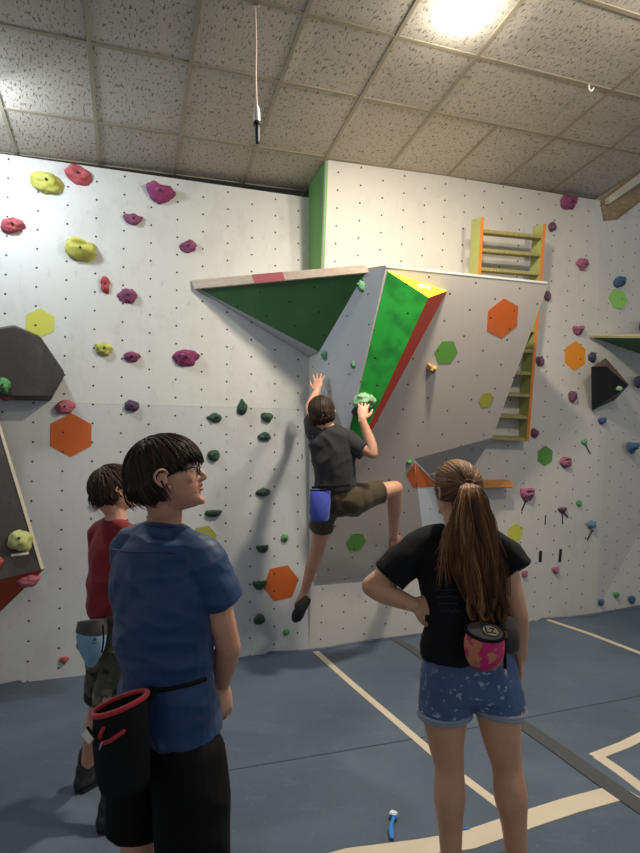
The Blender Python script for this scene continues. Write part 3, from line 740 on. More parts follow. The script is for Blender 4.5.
PROF = [  # z, front, back, half width (units of head height, z from chin)
 (0.00, .30, .10, .07), (.03, .375, .02, .13), (.08, .405, -.06, .185), (.13, .395, -.11, .225), (.165, .380, -.14, .245), (.20, .400, -.17, .26), (.235, .395, -.20, .27),
 (.265, .408, -.235, .28), (.30, .400, -.27, .29), (.36, .395, -.33, .305), (.42, .395, -.375, .32), (.48, .378, -.41, .33), (.53, .375, -.435, .335), (.58, .405, -.45, .34),
 (.64, .412, -.46, .345), (.72, .395, -.465, .342), (.80, .345, -.44, .32), (.87, .27, -.39, .275), (.93, .17, -.30, .205), (.975, .06, -.19, .12), (1.0, -.03, -.10, .04)]
def head_bm(bm, c, R, H, face=True, ear=1.0):
    L = lambda x, y, z: c+R@V((x*H, y*H, (z-.5)*H))
    rings = []
    for z, f, b, w in PROF:
        ring = []; m = .0 if z > .1 else (f+b)/2; m = min(max(0.0, b+.05), f-.05) if z < .9 else (f+b)/2
        for k_ in range(28):
            t = 2*PI*k_/28; sx, sy = math.sin(t), math.cos(t)
            e = 2/2.25 if sy > 0 and z < .62 else 1.0
            x = w*math.copysign(abs(sx)**e, sx); y = m+((f-m) if sy > 0 else (m-b))*math.copysign(abs(sy)**e, sy)
            if sy > 0 and z < .5: y -= .10*abs(x/w)**2*(f-m)
            ring.append(bm.verts.new(L(x, y, z)))
        rings.append(ring)
    for a, b in zip(rings, rings[1:]):
        for j in range(28): bm.faces.new((a[j], a[(j+1) % 28], b[(j+1) % 28], b[j]))
    bm.faces.new(rings[0][::-1]); bm.faces.new(rings[-1])
    if face:
        h = H
        tube_bm(bm, [L(0, .365, .56), L(0, .405, .50), L(0, .455, .43), L(0, .490, .375), L(0, .475, .345), L(0, .40, .325)], [(.030*h, .03*h), (.034*h, .035*h), (.042*h, .035*h), (.052*h, .036*h), (.045*h, .028*h), (.04*h, .02*h)], 10, 3, ref=R.col[0])
        for s in (-1, 1):
            ellip_bm(bm, L(.052*s, .425, .352), .030*h, .04*h, .026*h, R, 2)
            tube_bm(bm, [L(.04*s, .385, .585), L(.12*s, .385, .60), L(.20*s, .335, .585)], [.022*h, .026*h, .018*h], 8, 3)
            ellip_bm(bm, L(.17*s, .27, .40), .08*h, .08*h, .08*h, R, 2)
        for z, y, w, r in ((.262, .408, .085, .020), (.214, .402, .075, .023)):
            tube_bm(bm, [L(-w, y-.045, z), L(-w*.4, y, z+.004), L(w*.4, y, z+.004), L(w, y-.045, z)], [.008*h, r*h, r*h, .008*h], 8, 3)
        ellip_bm(bm, L(0, .375, .06), .10*h, .055*h, .06*h, R, 2)
    for s in (-1, 1):                                 # ears
        w = .335*s
        E_ = lambda x, y, z: L(w*(1+(x-1)*ear**2+.15*(ear > 1)), -.03+(y+.03)*ear, .455+(z-.455)*ear)
        bm2 = [E_(1.0, .035, .50), E_(1.12, .01, .545), E_(1.20, -.05, .55), E_(1.24, -.10, .50), E_(1.18, -.085, .43), E_(1.07, -.03, .37), E_(1.0, .015, .36)]
        tube_bm(bm, bm2, [(.022*H, .022*H)]*6+[(.026*H, .026*H)], 8, 3)
        ellip_bm(bm, L(w*((1.07 if ear == 1 else 1.19)), -.04, .455), .028*H*ear, .06*H*ear, .085*H*ear, R, 2)
def hand_bm(bm, wr, d, n, side, size=1.0, curl=(20, 30, 20), thumb=35, spread=7, index=None):
    """wrist point, direction of the hand, palm normal, side vector sign for the thumb"""
    d = V(d).normalized(); n = V(n); n = (n-d*n.dot(d)).normalized(); s = d.cross(n)*side; k_ = size
    tube_bm(bm, [wr-d*.02*k_, wr+d*.015*k_, wr+d*.05*k_, wr+d*.088*k_], [(.027*k_, .019*k_), (.030*k_, .018*k_), (.040*k_, .016*k_), (.038*k_, .012*k_)], 12, 3, ref=s)
    for i, (o, L_) in enumerate(((.028, .072), (.0095, .080), (-.0095, .074), (-.027, .058))):
        a = math.radians(spread*(1.5-i)); dd = (d*math.cos(a)+s*math.sin(a)).normalized()
        p = wr+(d*.085+s*o)*k_; pts = [p-dd*.02*k_]; cur = 0
        pts.append(V(p)); cl = curl if not (index is not None and i == 0) else index
        for seg, c_ in zip((.44, .31, .25), cl):
            cur += c_; dr = dd*math.cos(math.radians(cur))+n*math.sin(math.radians(cur)); p = p+dr*L_*seg*k_; pts.append(V(p))
        r = .0088*k_; tube_bm(bm, pts, [r, r*1.02, r*.95, r*.9, r*.75], 8, 3)
    a = math.radians(thumb); t0 = wr+(d*.018+s*.026)*k_; td = (d*math.cos(a)+s*math.sin(a)+n*.35).normalized()
    t1 = t0+td*.045*k_; td2 = (d*math.cos(a*.45)+s*math.sin(a*.45)+n*.45).normalized(); t2 = t1+td2*.034*k_; t3 = t2+td2*.024*k_
    tube_bm(bm, [t0, t1, t2, t3], [.015*k_, .0115*k_, .0105*k_, .008*k_], 10, 3)
def foot_bm(bm, an, toe, size=1.0):
    d = V(toe)-V(an); d.z = 0; d.normalize(); z = V((0, 0, 1)); a = V(an)
    tube_bm(bm, [a-d*.025+z*-.045, a+d*.03-z*.045, a+d*.09-z*.055, a+d*.13-z*.06], [(.022, .022), (.026, .022), (.028, .015), (.022, .010)], 12, 3, ref=d.cross(z))
def hair_bm(c, R, H, crown, limit, mask, rnd, n=900, gravity=.5, infl=.055, r0=.0035, steps=15, step=.012, flick=.0, target=None):
    """combed locks on the skull; colour attribute tone per lock"""
    L = lambda q: c+R@V((q.x*H, q.y*H, (q.z-.5)*H))
    rad = V((.355, .47, .43)); cen = V((0, -.02, .575))
    bm = bmesh.new(); lay = bm.verts.layers.float.new('tone')
    def proj(q, f):
        d = V(((q.x-cen.x)/rad.x, (q.y-cen.y)/rad.y, (q.z-cen.z)/rad.z)); l = d.length
        return cen+V((d.x*rad.x, d.y*rad.y, d.z*rad.z))/l*f, l
    for i in range(n):
        while True:
            d = V((rnd.gauss(0, 1), rnd.gauss(0, 1), rnd.gauss(0, 1))).normalized()
            q = cen+V((d.x*rad.x, d.y*rad.y, d.z*rad.z))
            if mask(q): break
        f = 1+rnd.uniform(.25, 1)*infl*2; q, _ = proj(q, f); pts = [L(proj(q, 1.0)[0]), L(q)]; tone = rnd.random(); jit = V((rnd.gauss(0, .16), rnd.gauss(0, .16), rnd.gauss(0, .10)))
        lim = limit(q)+rnd.gauss(0, .022); last = 0
        for s in range(steps):
            if target is not None:
                dr = (target-q); dl = dr.length
                if dl < .05: break
                dr = dr/dl
            else:
                out = (q-crown); out = out/max(out.length, .05); dr = out+V((0, 0, -gravity))+jit
            nrm = V(((q.x-cen.x)/rad.x**2, (q.y-cen.y)/rad.y**2, (q.z-cen.z)/rad.z**2)).normalized()
            dr = dr-nrm*min(dr.dot(nrm), 0) if (q.z < cen.z-.08 and target is None) else dr-nrm*dr.dot(nrm)
            if dr.length < 1e-3: break
            q2 = q+dr.normalized()*(step/H)
            pr, l = proj(q2, f)
            if l < f or q.z > cen.z-.08 or target is not None: q2 = pr
            elif q.y < -.1: q2 = q2+V((0, max(0, .30-q2.z)*.16, 0))-V((q.x, 0, 0))*.05+V((0, .022, 0))*(q.z < .42)
            q = q2
            if target is None and q.z < limit(q)+rnd.gauss(0, .004)+(lim-limit(q))*.8 and s > 1: break
            pts.append(L(q))
        if len(pts) < 4: continue
        m = len(pts); rr = [r0*(.5 if j == 0 else 1.0 if j < m*.6 else max(.12, 1.0-(j-m*.6)/(m*.4)*.9)) for j in range(m)]
        k0 = len(bm.verts); tube_bm(bm, pts, [(a*1.5, a*.7) for a in rr], 5, 1, cap=False)
        bm.verts.ensure_lookup_table()
        for j in range(k0, len(bm.verts)): bm.verts[j][lay] = tone
    return bm
def tone_mat(name, c1, c2, c3, rough=.42):
    k = N(name); a = k.n('ShaderNodeAttribute', attribute_name='tone'); f = a.outputs['Fac']
    c = k.mix(k.ramp(f, 0, .6), c1, c2); c = k.mix(k.ramp(f, .7, 1), c, c3)
    k.l(c, k.b.inputs['Base Color']); k.b.inputs['Roughness'].default_value = rough
    k.b.inputs['Specular IOR Level'].default_value = .3; return k.m
def join_float(bm, me, tone=.2):
    """append mesh me to bm carrying a constant tone"""
    lay = bm.verts.layers.float['tone']; n0 = len(bm.verts); bm.from_mesh(me); bm.verts.ensure_lookup_table()
    for j in range(n0, len(bm.verts)): bm.verts[j][lay] = tone
def cap_me(c, R, H, rad=(.362, .425, .40), cen=(0, -.07, .612), extra=()):
    bm = bmesh.new(); ellip_bm(bm, c+R@V((cen[0]*H, cen[1]*H, (cen[2]-.5)*H)), rad[0]*H, rad[1]*H, rad[2]*H, R, 4)
    for e_, r_e in extra: ellip_bm(bm, c+R@V((e_[0]*H, e_[1]*H, (e_[2]-.5)*H)), r_e[0]*H, r_e[1]*H, r_e[2]*H, R, 3)
    return evaluate(bm, .006, 4)

def skinmat(name, c1, c2):
    k = N(name); k.l(k.mix(k.ramp(k.noise(9, 4), .3, .7), c1, c2), k.b.inputs['Base Color']); k.b.inputs['Roughness'].default_value = .5
    k.b.inputs['Subsurface Weight'].default_value = .12; k.b.inputs['Subsurface Radius'].default_value = (.02, .008, .004); k.b.inputs['Subsurface Scale'].default_value = .5
    k.bump(k.noise(300, 2), .1, .001); return k.m
M['skin'] = skinmat('light_skin', srgb(196, 142, 116), srgb(212, 160, 134))
M['skin2'] = skinmat('tanned_skin', srgb(206, 152, 122), srgb(220, 170, 138))
M['lips'] = mat('lip_skin', srgb(170, 88, 82), .45)
def fabric(name, col, rough=.8, var=.12, bumps=.25, sheen=.2, sc=700):
    k = N(name); d = tuple(c*(1-var) for c in col[:3])+(1,)
    k.l(k.mix(k.ramp(k.noise(4, 5), .3, .7), d, col), k.b.inputs['Base Color']); k.b.inputs['Roughness'].default_value = rough
    k.b.inputs['Sheen Weight'].default_value = sheen; k.bump(k.noise(sc, 2), bumps, .001); return k.m
M['navy'] = fabric('blue_sports_jersey', srgb(28, 60, 104), .55, .12, .15, .1)
M['navyseam'] = fabric('dark_blue_seam', srgb(28, 46, 84), .6)
M['blackshort'] = fabric('black_jersey', (.0045, .0045, .005, 1), .85, .2, .3, .0); M['blackshort'].node_tree.nodes['Principled BSDF'].inputs['Specular IOR Level'].default_value = .2
M['blacktee'] = fabric('black_cotton', (.010, .0105, .012, 1), .9, .15, .3, .02); M['blacktee'].node_tree.nodes['Principled BSDF'].inputs['Specular IOR Level'].default_value = .25
M['chartee'] = fabric('charcoal_cotton', (.022, .022, .024, 1), .9, .15, .3, .1)
M['redtee'] = fabric('dark_red_cotton', srgb(142, 26, 36), .8, .15, .3, .1)
M['redneck'] = fabric('darker_red_rib', srgb(110, 20, 28), .8)
M['olive'] = fabric('olive_shorts_cloth', srgb(70, 58, 38), .85, .25, .3)
k = N('camouflage_cloth'); n_c = k.noise(11, 3); c_ = k.mix(k.ramp(n_c, .44, .48), srgb(34, 36, 32), srgb(84, 80, 66))
k.l(k.mix(k.ramp(k.noise(8, 3, k.scale(k.coord(), 1, 1, 1.4)), .56, .60), c_, srgb(120, 110, 88)), k.b.inputs['Base Color']); k.b.inputs['Roughness'].default_value = .85; M['camo'] = k.m
k = N('flowered_denim'); f_a = k.ramp(k.noise(38, 3, None, .6), .60, .64); f_b = k.ramp(k.noise(10, 2), .40, .52)
c_ = k.mix(k.ramp(k.noise(5, 4), .3, .7), srgb(62, 82, 122), srgb(92, 110, 146))
k.l(k.mix(k.math('MULTIPLY', k.math('MULTIPLY', f_a, f_b), .8), c_, srgb(176, 188, 208)), k.b.inputs['Base Color']); k.b.inputs['Roughness'].default_value = .85; k.bump(k.noise(600, 2), .3, .001); M['denim'] = k.m
M['denimcuff'] = fabric('pale_denim_cuff', srgb(150, 160, 176), .85)
M['shoe'] = mat('black_shoe_suede', (.018, .018, .019, 1), .75, .2, 20, .2, 200)
M['shoepink'] = mat('dusty_pink_shoe', srgb(150, 104, 92), .7)
M['sole'] = mat('shoe_rubber', (.008, .008, .008, 1), .5)
M['shoegrey'] = mat('grey_shoe_trim', srgb(150, 146, 136), .6)
M['rim_red'] = fabric('red_binding', srgb(196, 34, 42), .6)
M['bagblack'] = fabric('black_chalk_bag_cloth', (.007, .007, .0075, 1), .85, .3, .25, .0); M['bagblack'].node_tree.nodes['Principled BSDF'].inputs['Specular IOR Level'].default_value = .25
M['bagdark'] = mat('dark_bag_lining', srgb(48, 48, 50), .9, .4, 30)
M['baggrey'] = fabric('brown_grey_bag_cloth', srgb(70, 66, 64), .8)
M['bagblue'] = fabric('light_blue_bag_cloth', srgb(136, 172, 200), .7)
M['bagroyal'] = fabric('royal_blue_bag_cloth', srgb(62, 78, 176), .8)
M['steel'] = mat('bright_metal', (.75, .75, .75, 1), .3, .05, metal=1)
M['frame'] = mat('black_glasses_frame', (.012, .011, .011, 1), .3)
k = N('clear_lens'); k.b.inputs['Alpha'].default_value = .03; k.b.inputs['Roughness'].default_value = .05; M['lens'] = k.m
M['eye'] = mat('eye_white', (.7, .68, .66, 1), .3, .03); M['iris'] = mat('brown_iris', (.06, .03, .015, 1), .3)
M['pinkline'] = mat('faded_pink_seam', srgb(120, 56, 60), .7)
M['print'] = mat('faded_grey_print', (.05, .052, .056, 1), .8, .4, 60)
M['tie'] = mat('hair_tie', (.05, .025, .018, 1), .7)
k = N('flowered_pink_cloth'); c_ = k.mix(k.ramp(k.noise(26, 3), .50, .56), srgb(206, 44, 112), srgb(206, 132, 96)); c_ = k.mix(k.ramp(k.noise(34, 3, k.scale(k.coord(), 1.3, 1, 1)), .60, .66), c_, srgb(150, 90, 100))
k.l(c_, k.b.inputs['Base Color']); k.b.inputs['Roughness'].default_value = .8; M['bagpink'] = k.m
M['hair_dark'] = tone_mat('dark_brown_hair', (.010, .006, .004, 1), (.028, .014, .008, 1), (.065, .030, .015, 1), .6)
M['hair_mid'] = tone_mat('brown_hair', (.020, .011, .006, 1), (.045, .023, .012, 1), (.07, .036, .02, 1), .6)
M['hair_long'] = tone_mat('auburn_brown_hair', (.055, .023, .011, 1), (.20, .088, .036, 1), (.48, .27, .12, 1), .5)

def ringstrip(bm, pts, r):                            # closed tube through a ring of points
    tube_bm(bm, pts+[pts[0], pts[1]], [r]*(len(pts)+2), 8, 2, cap=False)
def torso_pt(rows, i, a, R, k_=1.0):
    c, rx, ry = rows[i]; return c+R.col[0]*(rx*k_*math.cos(a))+R.col[1]*(ry*k_*math.sin(a))
def drape_line(name, me_obj, pts, r, m, parent):
    """thin raised line on a garment: the points are dropped along the view line onto the cloth"""
    from mathutils.bvhtree import BVHTree
    me = me_obj.data; w = V((0, 0, 0)); q = me_obj
    while q is not None: w += V(q.location); q = q.parent
    t = BVHTree.FromPolygons([v.co+w for v in me.vertices], [p.vertices for p in me.polygons])
    out = []
    for x, y in pts:
        h = t.ray_cast(O, ray(x, y).normalized())
        if h[0] is not None: out.append(h[0]+h[1]*r*.3)
    return tube(name, out, [r]*len(out), m, parent, 6, 2)
def person(loc, label): return empty('person', loc, label, 'person')
def shoe(an, toe, parent, sock=True, size=1.0, m='shoe'):
    """low shoe: ankle point and toe point with the sole plane under both"""
    a = V(an); t = V(toe); d = (t-a); up = V((0, 0, 1))
    return a, t
def make_shoe(heel, toe, up, parent, L_=.27, m='shoe', laces=True, trim=None):
    """heel and toe are points on the sole; up is the sole normal"""
    d = (V(toe)-V(heel)).normalized(); up = V(up); up = (up-d*up.dot(d)).normalized(); s = d.cross(up); h = V(heel)
    bm = bmesh.new()
    tube_bm(bm, [h+d*L_*.06+up*.045, h+d*L_*.25+up*.045, h+d*L_*.5+up*.040, h+d*L_*.75+up*.032, h+d*L_*.93+up*.026], [(.030, .040), (.034, .042), (.040, .036), (.044, .028), (.030, .020)], 16, 4, ref=s)
    tube_bm(bm, [h+d*L_*.14+up*.05, h+d*L_*.17+up*.085, h+d*L_*.18+up*.10], [(.034, .04), (.036, .042), (.038, .044)], 14, 3, ref=s)
    o = link('shoe', evaluate(bm, .0045, 5), M[m], parent, True)
    sil = [(.0, .020), (.02, .030), (.2, .034), (.45, .036), (.7, .046), (.88, .040), (.98, .022), (1.0, .0)]
    pts = [h+d*L_*a+s*b for a, b in sil]+[h+d*L_*a-s*b for a, b in sil[::-1][1:]]
    bm = prism_bm(pts, up*.016, .004); link('sole', from_bm(bm), M['sole'], o)
    if laces:
        bm = bmesh.new()
        for i in range(4):
            p = h+d*L_*(.36+.09*i)+up*(.082-.009*i); tube_bm(bm, [p-s*.026-up*.01, p+up*.002, p+s*.026+d*.012-up*.01], [.0025]*3, 6, 3)
        link('laces', from_bm(bm), M[trim or 'shoegrey'], o, True)
    return o

# ---------------------------------------------------------------- boy in blue
rb = random.Random(3)
YB = 1.95
boy = person(V((P(168, 700, YB).x, YB, 0)), 'person in a blue jersey, black shorts and glasses, seen from behind looking right')
yaw = math.radians(33)
RT = frame((math.sin(yaw), math.cos(yaw), 0), (0, 0, 1)); rt, fw, upv = RT.col[0].copy(), RT.col[1].copy(), V((0, 0, 1))
yh, ph = math.radians(80), math.radians(13)
RH = frame((math.sin(yh)*math.cos(ph), math.cos(yh)*math.cos(ph), math.sin(ph)), (-math.sin(ph)*.9, 0, math.cos(ph)))
HB = .238; hc = P(167, 475.5, YB)
z_ = lambda y, Y=YB: P(0, y, Y).z
bm = bmesh.new(); head_bm(bm, hc, RH, HB, ear=1.25)
nb = P(163, 530, YB+.03)
tube_bm(bm, [hc+RH@V((0, -.035, -.03)), hc+RH@V((0, -.03, -.085)), P(165, 515, YB+.02), nb-V((0, 0, .03))], [(.055, .06), (.052, .058), (.056, .056), (.075, .06)], 16, 4, ref=rt)
tc = lambda y, dx=0, dY=0: P(165+dx, y, YB+dY)
sR, sL = nb+rt*.165-upv*.072, nb-rt*.155-upv*.080
tube_bm(bm, [nb-upv*.03, nb-upv*.08, tc(600), tc(660), tc(700), tc(745)], [(.09, .06), (.17, .085), (.155, .10), (.135, .09), (.145, .10), (.15, .11)], 20, 4, ref=rt)
for s_, S in ((1, sR), (-1, sL)): tube_bm(bm, [nb+rt*s_*.04-upv*.035, S], [(.045, .035), (.050, .048)], 12, 3)
# right arm hangs and passes in front of the hip, left arm folded in front
elR = P(228.5, 647, YB-.02); wrR = P(222, 684, YB+.13)
tube_bm(bm, [sR, sR.lerp(elR, .5)+rt*.004, elR], [.054, .050, .040], 14, 4)
tube_bm(bm, [elR, elR.lerp(wrR, .35)-fw*.006, wrR], [.040, .041, .026], 14, 4)
hand_bm(bm, wrR, V((.10, .08, -1)), V((-.8, .6, 0)), -1, .98, curl=(18, 25, 15), thumb=30)
elL = sL-upv*.27+fw*.05+rt*.04; wrL = elL+fw*.18+rt*.05+upv*.08
tube_bm(bm, [sL, sL.lerp(elL, .5), elL], [.052, .048, .039], 14, 4); tube_bm(bm, [elL, wrL], [.038, .026], 14, 4)
hand_bm(bm, wrL, (wrL-elL), V((0, 0, -1)), 1, .95)
hipc = tc(745)
for s_, an in ((1, hipc+rt*.14), (-1, hipc-rt*.11)):
    hp_ = hipc+rt*s_*.085-upv*.02; kn = V((an.x, an.y, .47))+fw*.02; ak = V((an.x, an.y, .085))-fw*.02
    tube_bm(bm, [hp_, hp_.lerp(kn, .5), kn, kn.lerp(ak, .3)-fw*.015, kn.lerp(ak, .65), ak], [.085, .074, .054, .056, .044, .036], 16, 4)
    foot_bm(bm, ak, ak+fw*.2+rt*s_*.05)
link('body', evaluate(bm, .0042, 5, .5), M['skin'], boy, True)
# lips, eyes
LH = lambda x, y, z, c=hc, R=RH, H=HB: c+R@V((x*H, y*H, (z-.5)*H))
for s_ in (-1, 1):
    bm = bmesh.new(); ellip_bm(bm, LH(.135*s_, .335, .505), .011, .011, .011, sub=3); e_ = link('eye', from_bm(bm), M['eye'], boy, True)
    bm = bmesh.new(); ellip_bm(bm, LH(.135*s_, .372, .505), .0055, .003, .0055, RH, 2); link('iris', from_bm(bm), M['iris'], e_, True)
bm = bmesh.new()
tube_bm(bm, [LH(-.08, .385, .262), LH(-.03, .420, .268), LH(.03, .420, .268), LH(.08, .385, .262)], [.002, .0042, .0042, .002], 8, 3)
tube_bm(bm, [LH(-.07, .380, .218), LH(-.03, .414, .214), LH(.03, .414, .214), LH(.07, .380, .218)], [.002, .0045, .0045, .002], 8, 3)
link('lips', from_bm(bm), M['lips'], boy, True)
# glasses: two rims, bridge, temples, lenses
gl = None
bm = bmesh.new()
for s_ in (-1, 1):
    ring = [LH((.15+.115*math.cos(a)*1.0)*s_, .455-.03*abs(math.cos(a) > 0), .49+.098*math.sin(a)) for a in [2*PI*i/14 for i in range(14)]]
    ring = [LH((.15+.112*math.cos(2*PI*i/14))*s_, .445-.05*max(0, math.cos(2*PI*i/14))*.5, .487+.098*math.sin(2*PI*i/14)) for i in range(14)]
    ringstrip(bm, ring, .0022)
    tube_bm(bm, [LH(.262*s_, .432, .515), LH(.335*s_, .38, .52), LH(.352*s_, .2, .515), LH(.355*s_, .02, .505), LH(.35*s_, -.06, .45)], [.0022]*5, 8, 3)
tube_bm(bm, [LH(-.04, .45, .50), LH(0, .465, .515), LH(.04, .45, .50)], [.002]*3, 8, 3)
gl = link('glasses', from_bm(bm), M['frame'], boy, True); gl['label'] = 'thin dark-framed glasses'
bm = bmesh.new()
for s_ in (-1, 1): ellip_bm(bm, LH(.15*s_, .437, .487), .105*HB, .0012, .092*HB, RH, 3)
link('lens', from_bm(bm), M['lens'], gl, True)
# hair: thick, brow-length fringe, long over the nape, ears half free
def lim_b(q):
    f = q.y
    if f > .20: return .615
    if f > .06: return .53
    if f > -.17: return .56
    return .08+max(0, -q.y-.26)*1.5+max(0, q.y+.22)*2.0
hb = hair_bm(hc, RH, HB, V((0, -.16, 1.03)), lim_b, lambda q: q.z > (.66 if q.y > .25 else .56 if q.y > -.1 else .30), rb, n=1900, gravity=.55, infl=.085, r0=.0034, steps=26, step=.0105)
join_float(hb, cap_me(hc, RH, HB, (.365, .455, .42), (0, -.065, .635), extra=[((0, -.30, .36), (.24, .14, .20)), ((0, .22, .80), (.30, .20, .17))]), .15)
link('hair', from_bm(hb), M['hair_dark'], boy, True)
# jersey
bm = bmesh.new()
TB = [(P(168, 724, YB+.01), .192, .134), (P(167, 700, YB), .186, .128), (P(165.5, 675, YB), .176, .120), (P(163, 645, YB), .183, .124), (P(161, 610, YB), .192, .128), (P(161, 580, YB+.005), .196, .122), (P(162, 556, YB+.01), .180, .105), (P(163, 541, YB+.02), .125, .082), (P(165, 531, YB+.02), .072, .064), (P(166, 526, YB+.02), .068, .062)]
tube_bm(bm, [a for a, *_ in TB], [(b, c) for _, b, c in TB], 28, 4, ref=rt, cap=False)
slR = P(219, 600, YB-.045); slL = sL+(elL-sL)*.62
tube_bm(bm, [nb-rt*.10-upv*.035, nb-rt*.02-upv*.012, nb+rt*.02-upv*.012, nb+rt*.10-upv*.035], [(.05, .045), (.062, .052), (.062, .052), (.05, .045)], 16, 4, cap=True)
tube_bm(bm, [nb+rt*.06-upv*.03, sR+upv*.000, sR.lerp(slR, .55)+rt*.010, slR+V((.012, 0, -.005))], [(.045, .05), (.070, .066), (.071, .070), (.070, .072)], 18, 4, cap=False)
tube_bm(bm, [nb-rt*.06-upv*.03, sL+upv*.004, sL.lerp(slL, .5), slL], [(.05, .055), (.068, .066), (.066, .066), (.064, .066)], 18, 4, cap=False)
me = evaluate(bm, .0055, 4); wrinkle(me, .012, (3.5, 3.5, 8.0), 3, True, .15); wrinkle(me, .004, (9, 9, 18), 7, True, .1)
sh_b = link('shirt', me, M['navy'], boy, True); sh_b['label'] = 'blue short-sleeved sports jersey'
bm = bmesh.new(); ringstrip(bm, [P(166, 525, YB+.02)+rt*(.069*math.cos(a))+fw*(.063*math.sin(a))+upv*(.010*-math.sin(a)) for a in [2*PI*i/16 for i in range(16)]], .006)
link('collar', from_bm(bm), M['navyseam'], sh_b, True)
drape_line('yoke_seam', sh_b, [(112, 549), (122, 551), (135, 552), (150, 552), (162, 553), (175, 553)], .0028, M['navyseam'], sh_b)
drape_line('hem_seam', sh_b, [(153, 717), (165, 719), (185, 720), (205, 719), (222, 717)], .0014, M['navyseam'], sh_b)
drape_line('waist_strap', sh_b, [(140, 690), (155, 690), (172, 688), (190, 684), (205, 679), (216, 672), (221, 668)], .007, M['bagblack'], sh_b)['label'] = 'black chalk bag strap tied round the waist'
# shorts
bm = bmesh.new()
top = P(166, 712, YB)
tube_bm(bm, [top, P(168, 735, YB), P(168, 765, YB)], [(.155, .105), (.172, .114), (.180, .124)], 24, 4, ref=rt, cap=False)
for s_, hem, cc in ((1, .30, hipc+rt*.14), (-1, .40, hipc-rt*.11)):
    a = hipc+rt*(.105 if s_ > 0 else -.085)+upv*.03; b = V((cc.x, cc.y, hem))
    tube_bm(bm, [a+upv*.045, a-upv*.02, a.lerp(b, .4), a.lerp(b, .75), b], [(.065, .08), (.106, .112), (.114, .120), (.108, .116), (.106, .114)], 20, 4, ref=rt, cap=False)
me = evaluate(bm, .007, 4); wrinkle(me, .007, (5, 5, 2.2), 8)
link('shorts', me, M['blackshort'], boy, True)['label'] = 'black knee-length shorts'
for s_ in (1, -1):
    a = hipc+rt*(.14 if s_ > 0 else -.11); make_shoe(V((a.x, a.y, 0))-fw*.08, V((a.x, a.y, 0))+fw*.2+rt*s_*.05, V((0, 0, 1)), boy)

# chalk bag of the boy
def bag_frame(p, right, up): r = V(right).normalized(); u = V(up); u = (u-r*u.dot(r)).normalized(); return r, u, u.cross(r)
YC = 1.745
def make_bag(loc, label): return empty('chalk_bag', loc, label, 'chalk bag')
bc = P(120.5, 704, YC); bb_ = P(123, 786, YC+.02); bagr = V((.93, -.12, .34)).normalized(); baxis = (bb_-bc).normalized()
b1 = make_bag(bb_, 'large black chalk bag with a red rim at the hip of the person in blue')
fr_ = V((0, -1, 0)); bagf = bagr.cross(V((0, -.62, .78))).normalized()
rimn = V((-.34, -.02, 1)).normalized(); r1 = (V((1, 0, .33))-rimn*V((1, 0, .33)).dot(rimn)).normalized(); r2 = rimn.cross(r1)
rim = [bc+r1*(.080*math.cos(a))+r2*(.060*math.sin(a)) for a in [2*PI*i/24 for i in range(24)]]
rows_ = []
bm = bmesh.new(); vr = []
hx = V((1, -.1, 0)).normalized(); hy = V((0, 1, 0)); nst = 9
for j in range(nst+1):
    f = j/nst; c_b = bc.lerp(bb_, f); g = min(1, f*2.2); sx = .079+.004*math.sin(f*PI)-(0 if f < .9 else .012*((f-.9)/.1)); sy = .060
    rr_ = []
    for i in range(24):
        a = 2*PI*i/24; p0 = c_b+(r1*(sx*math.cos(a))+r2*(sy*math.sin(a)))*(1-g)+(hx*(sx*math.cos(a))+hy*(sy*math.sin(a)))*g; rr_.append(bm.verts.new(p0))
    vr.append(rr_)
for a, b in zip(vr, vr[1:]):
    for i in range(24): bm.faces.new((a[i], a[(i+1) % 24], b[(i+1) % 24], b[i]))
bm.faces.new(vr[-1])
inn = [[bm.verts.new(bc.lerp(bb_, f)+(v.co-bc)*k_) for v in vr[0]] for f, k_ in ((.0, .95), (.25, .88), (.45, .8))]
for a, b in zip([vr[0]]+inn, inn):
    for i in range(24): bm.faces.new((b[i], b[(i+1) % 24], a[(i+1) % 24], a[i]))
bm.faces.new(inn[-1][::-1]); bmesh.ops.recalc_face_normals(bm, faces=bm.faces)
me = from_bm(bm); 
for v in me.vertices: v.co += V((1, 0, 0))*.004*noise.noise(v.co*14)+V((0, -1, 0))*.006*noise.noise(v.co*11)
bod = link('bag_body', me, M['bagblack'], b1, True)
bm = bmesh.new(); ringstrip(bm, [p+rimn*.002 for p in rim], .0075); o = link('rim', from_bm(bm), M['rim_red'], b1, True); o['label'] = 'red padded rim'
drape_line('zip_piping', bod, [(104, 728), (101, 734), (100, 741), (102, 744)], .0055, M['rim_red'], b1)['label'] = 'red zip piping'
drape_line('zip_piping', bod, [(105, 742), (111, 740), (118, 735), (123.5, 731)], .0062, M['rim_red'], b1)
zp = P(100.5, 746, YC-.075); bar('zip_pull', P(102.5, 741, YC-.078), P(99, 750, YC-.08), .010, .004, M['steel'], b1)
bar('clip_tag', P(84, 731, YC-.03), P(92.5, 741.5, YC-.045), .026, .006, M['tapew'], b1, up=V((.2, -1, .1)))['label'] = 'small white cloth tag'
tube('strap_loop', [P(88, 728, YC-.03), P(93, 735, YC-.04), P(99, 742, YC-.06)], [(.004, .006)]*3, M['bagblack'], b1, 8, 3)
tube('belt_loop', [P(146, 708, YC+.03), P(150, 697, YC+.05), P(154, 689, YC+.06)], [(.014, .005)]*3, M['bagblack'], b1, 8, 3)

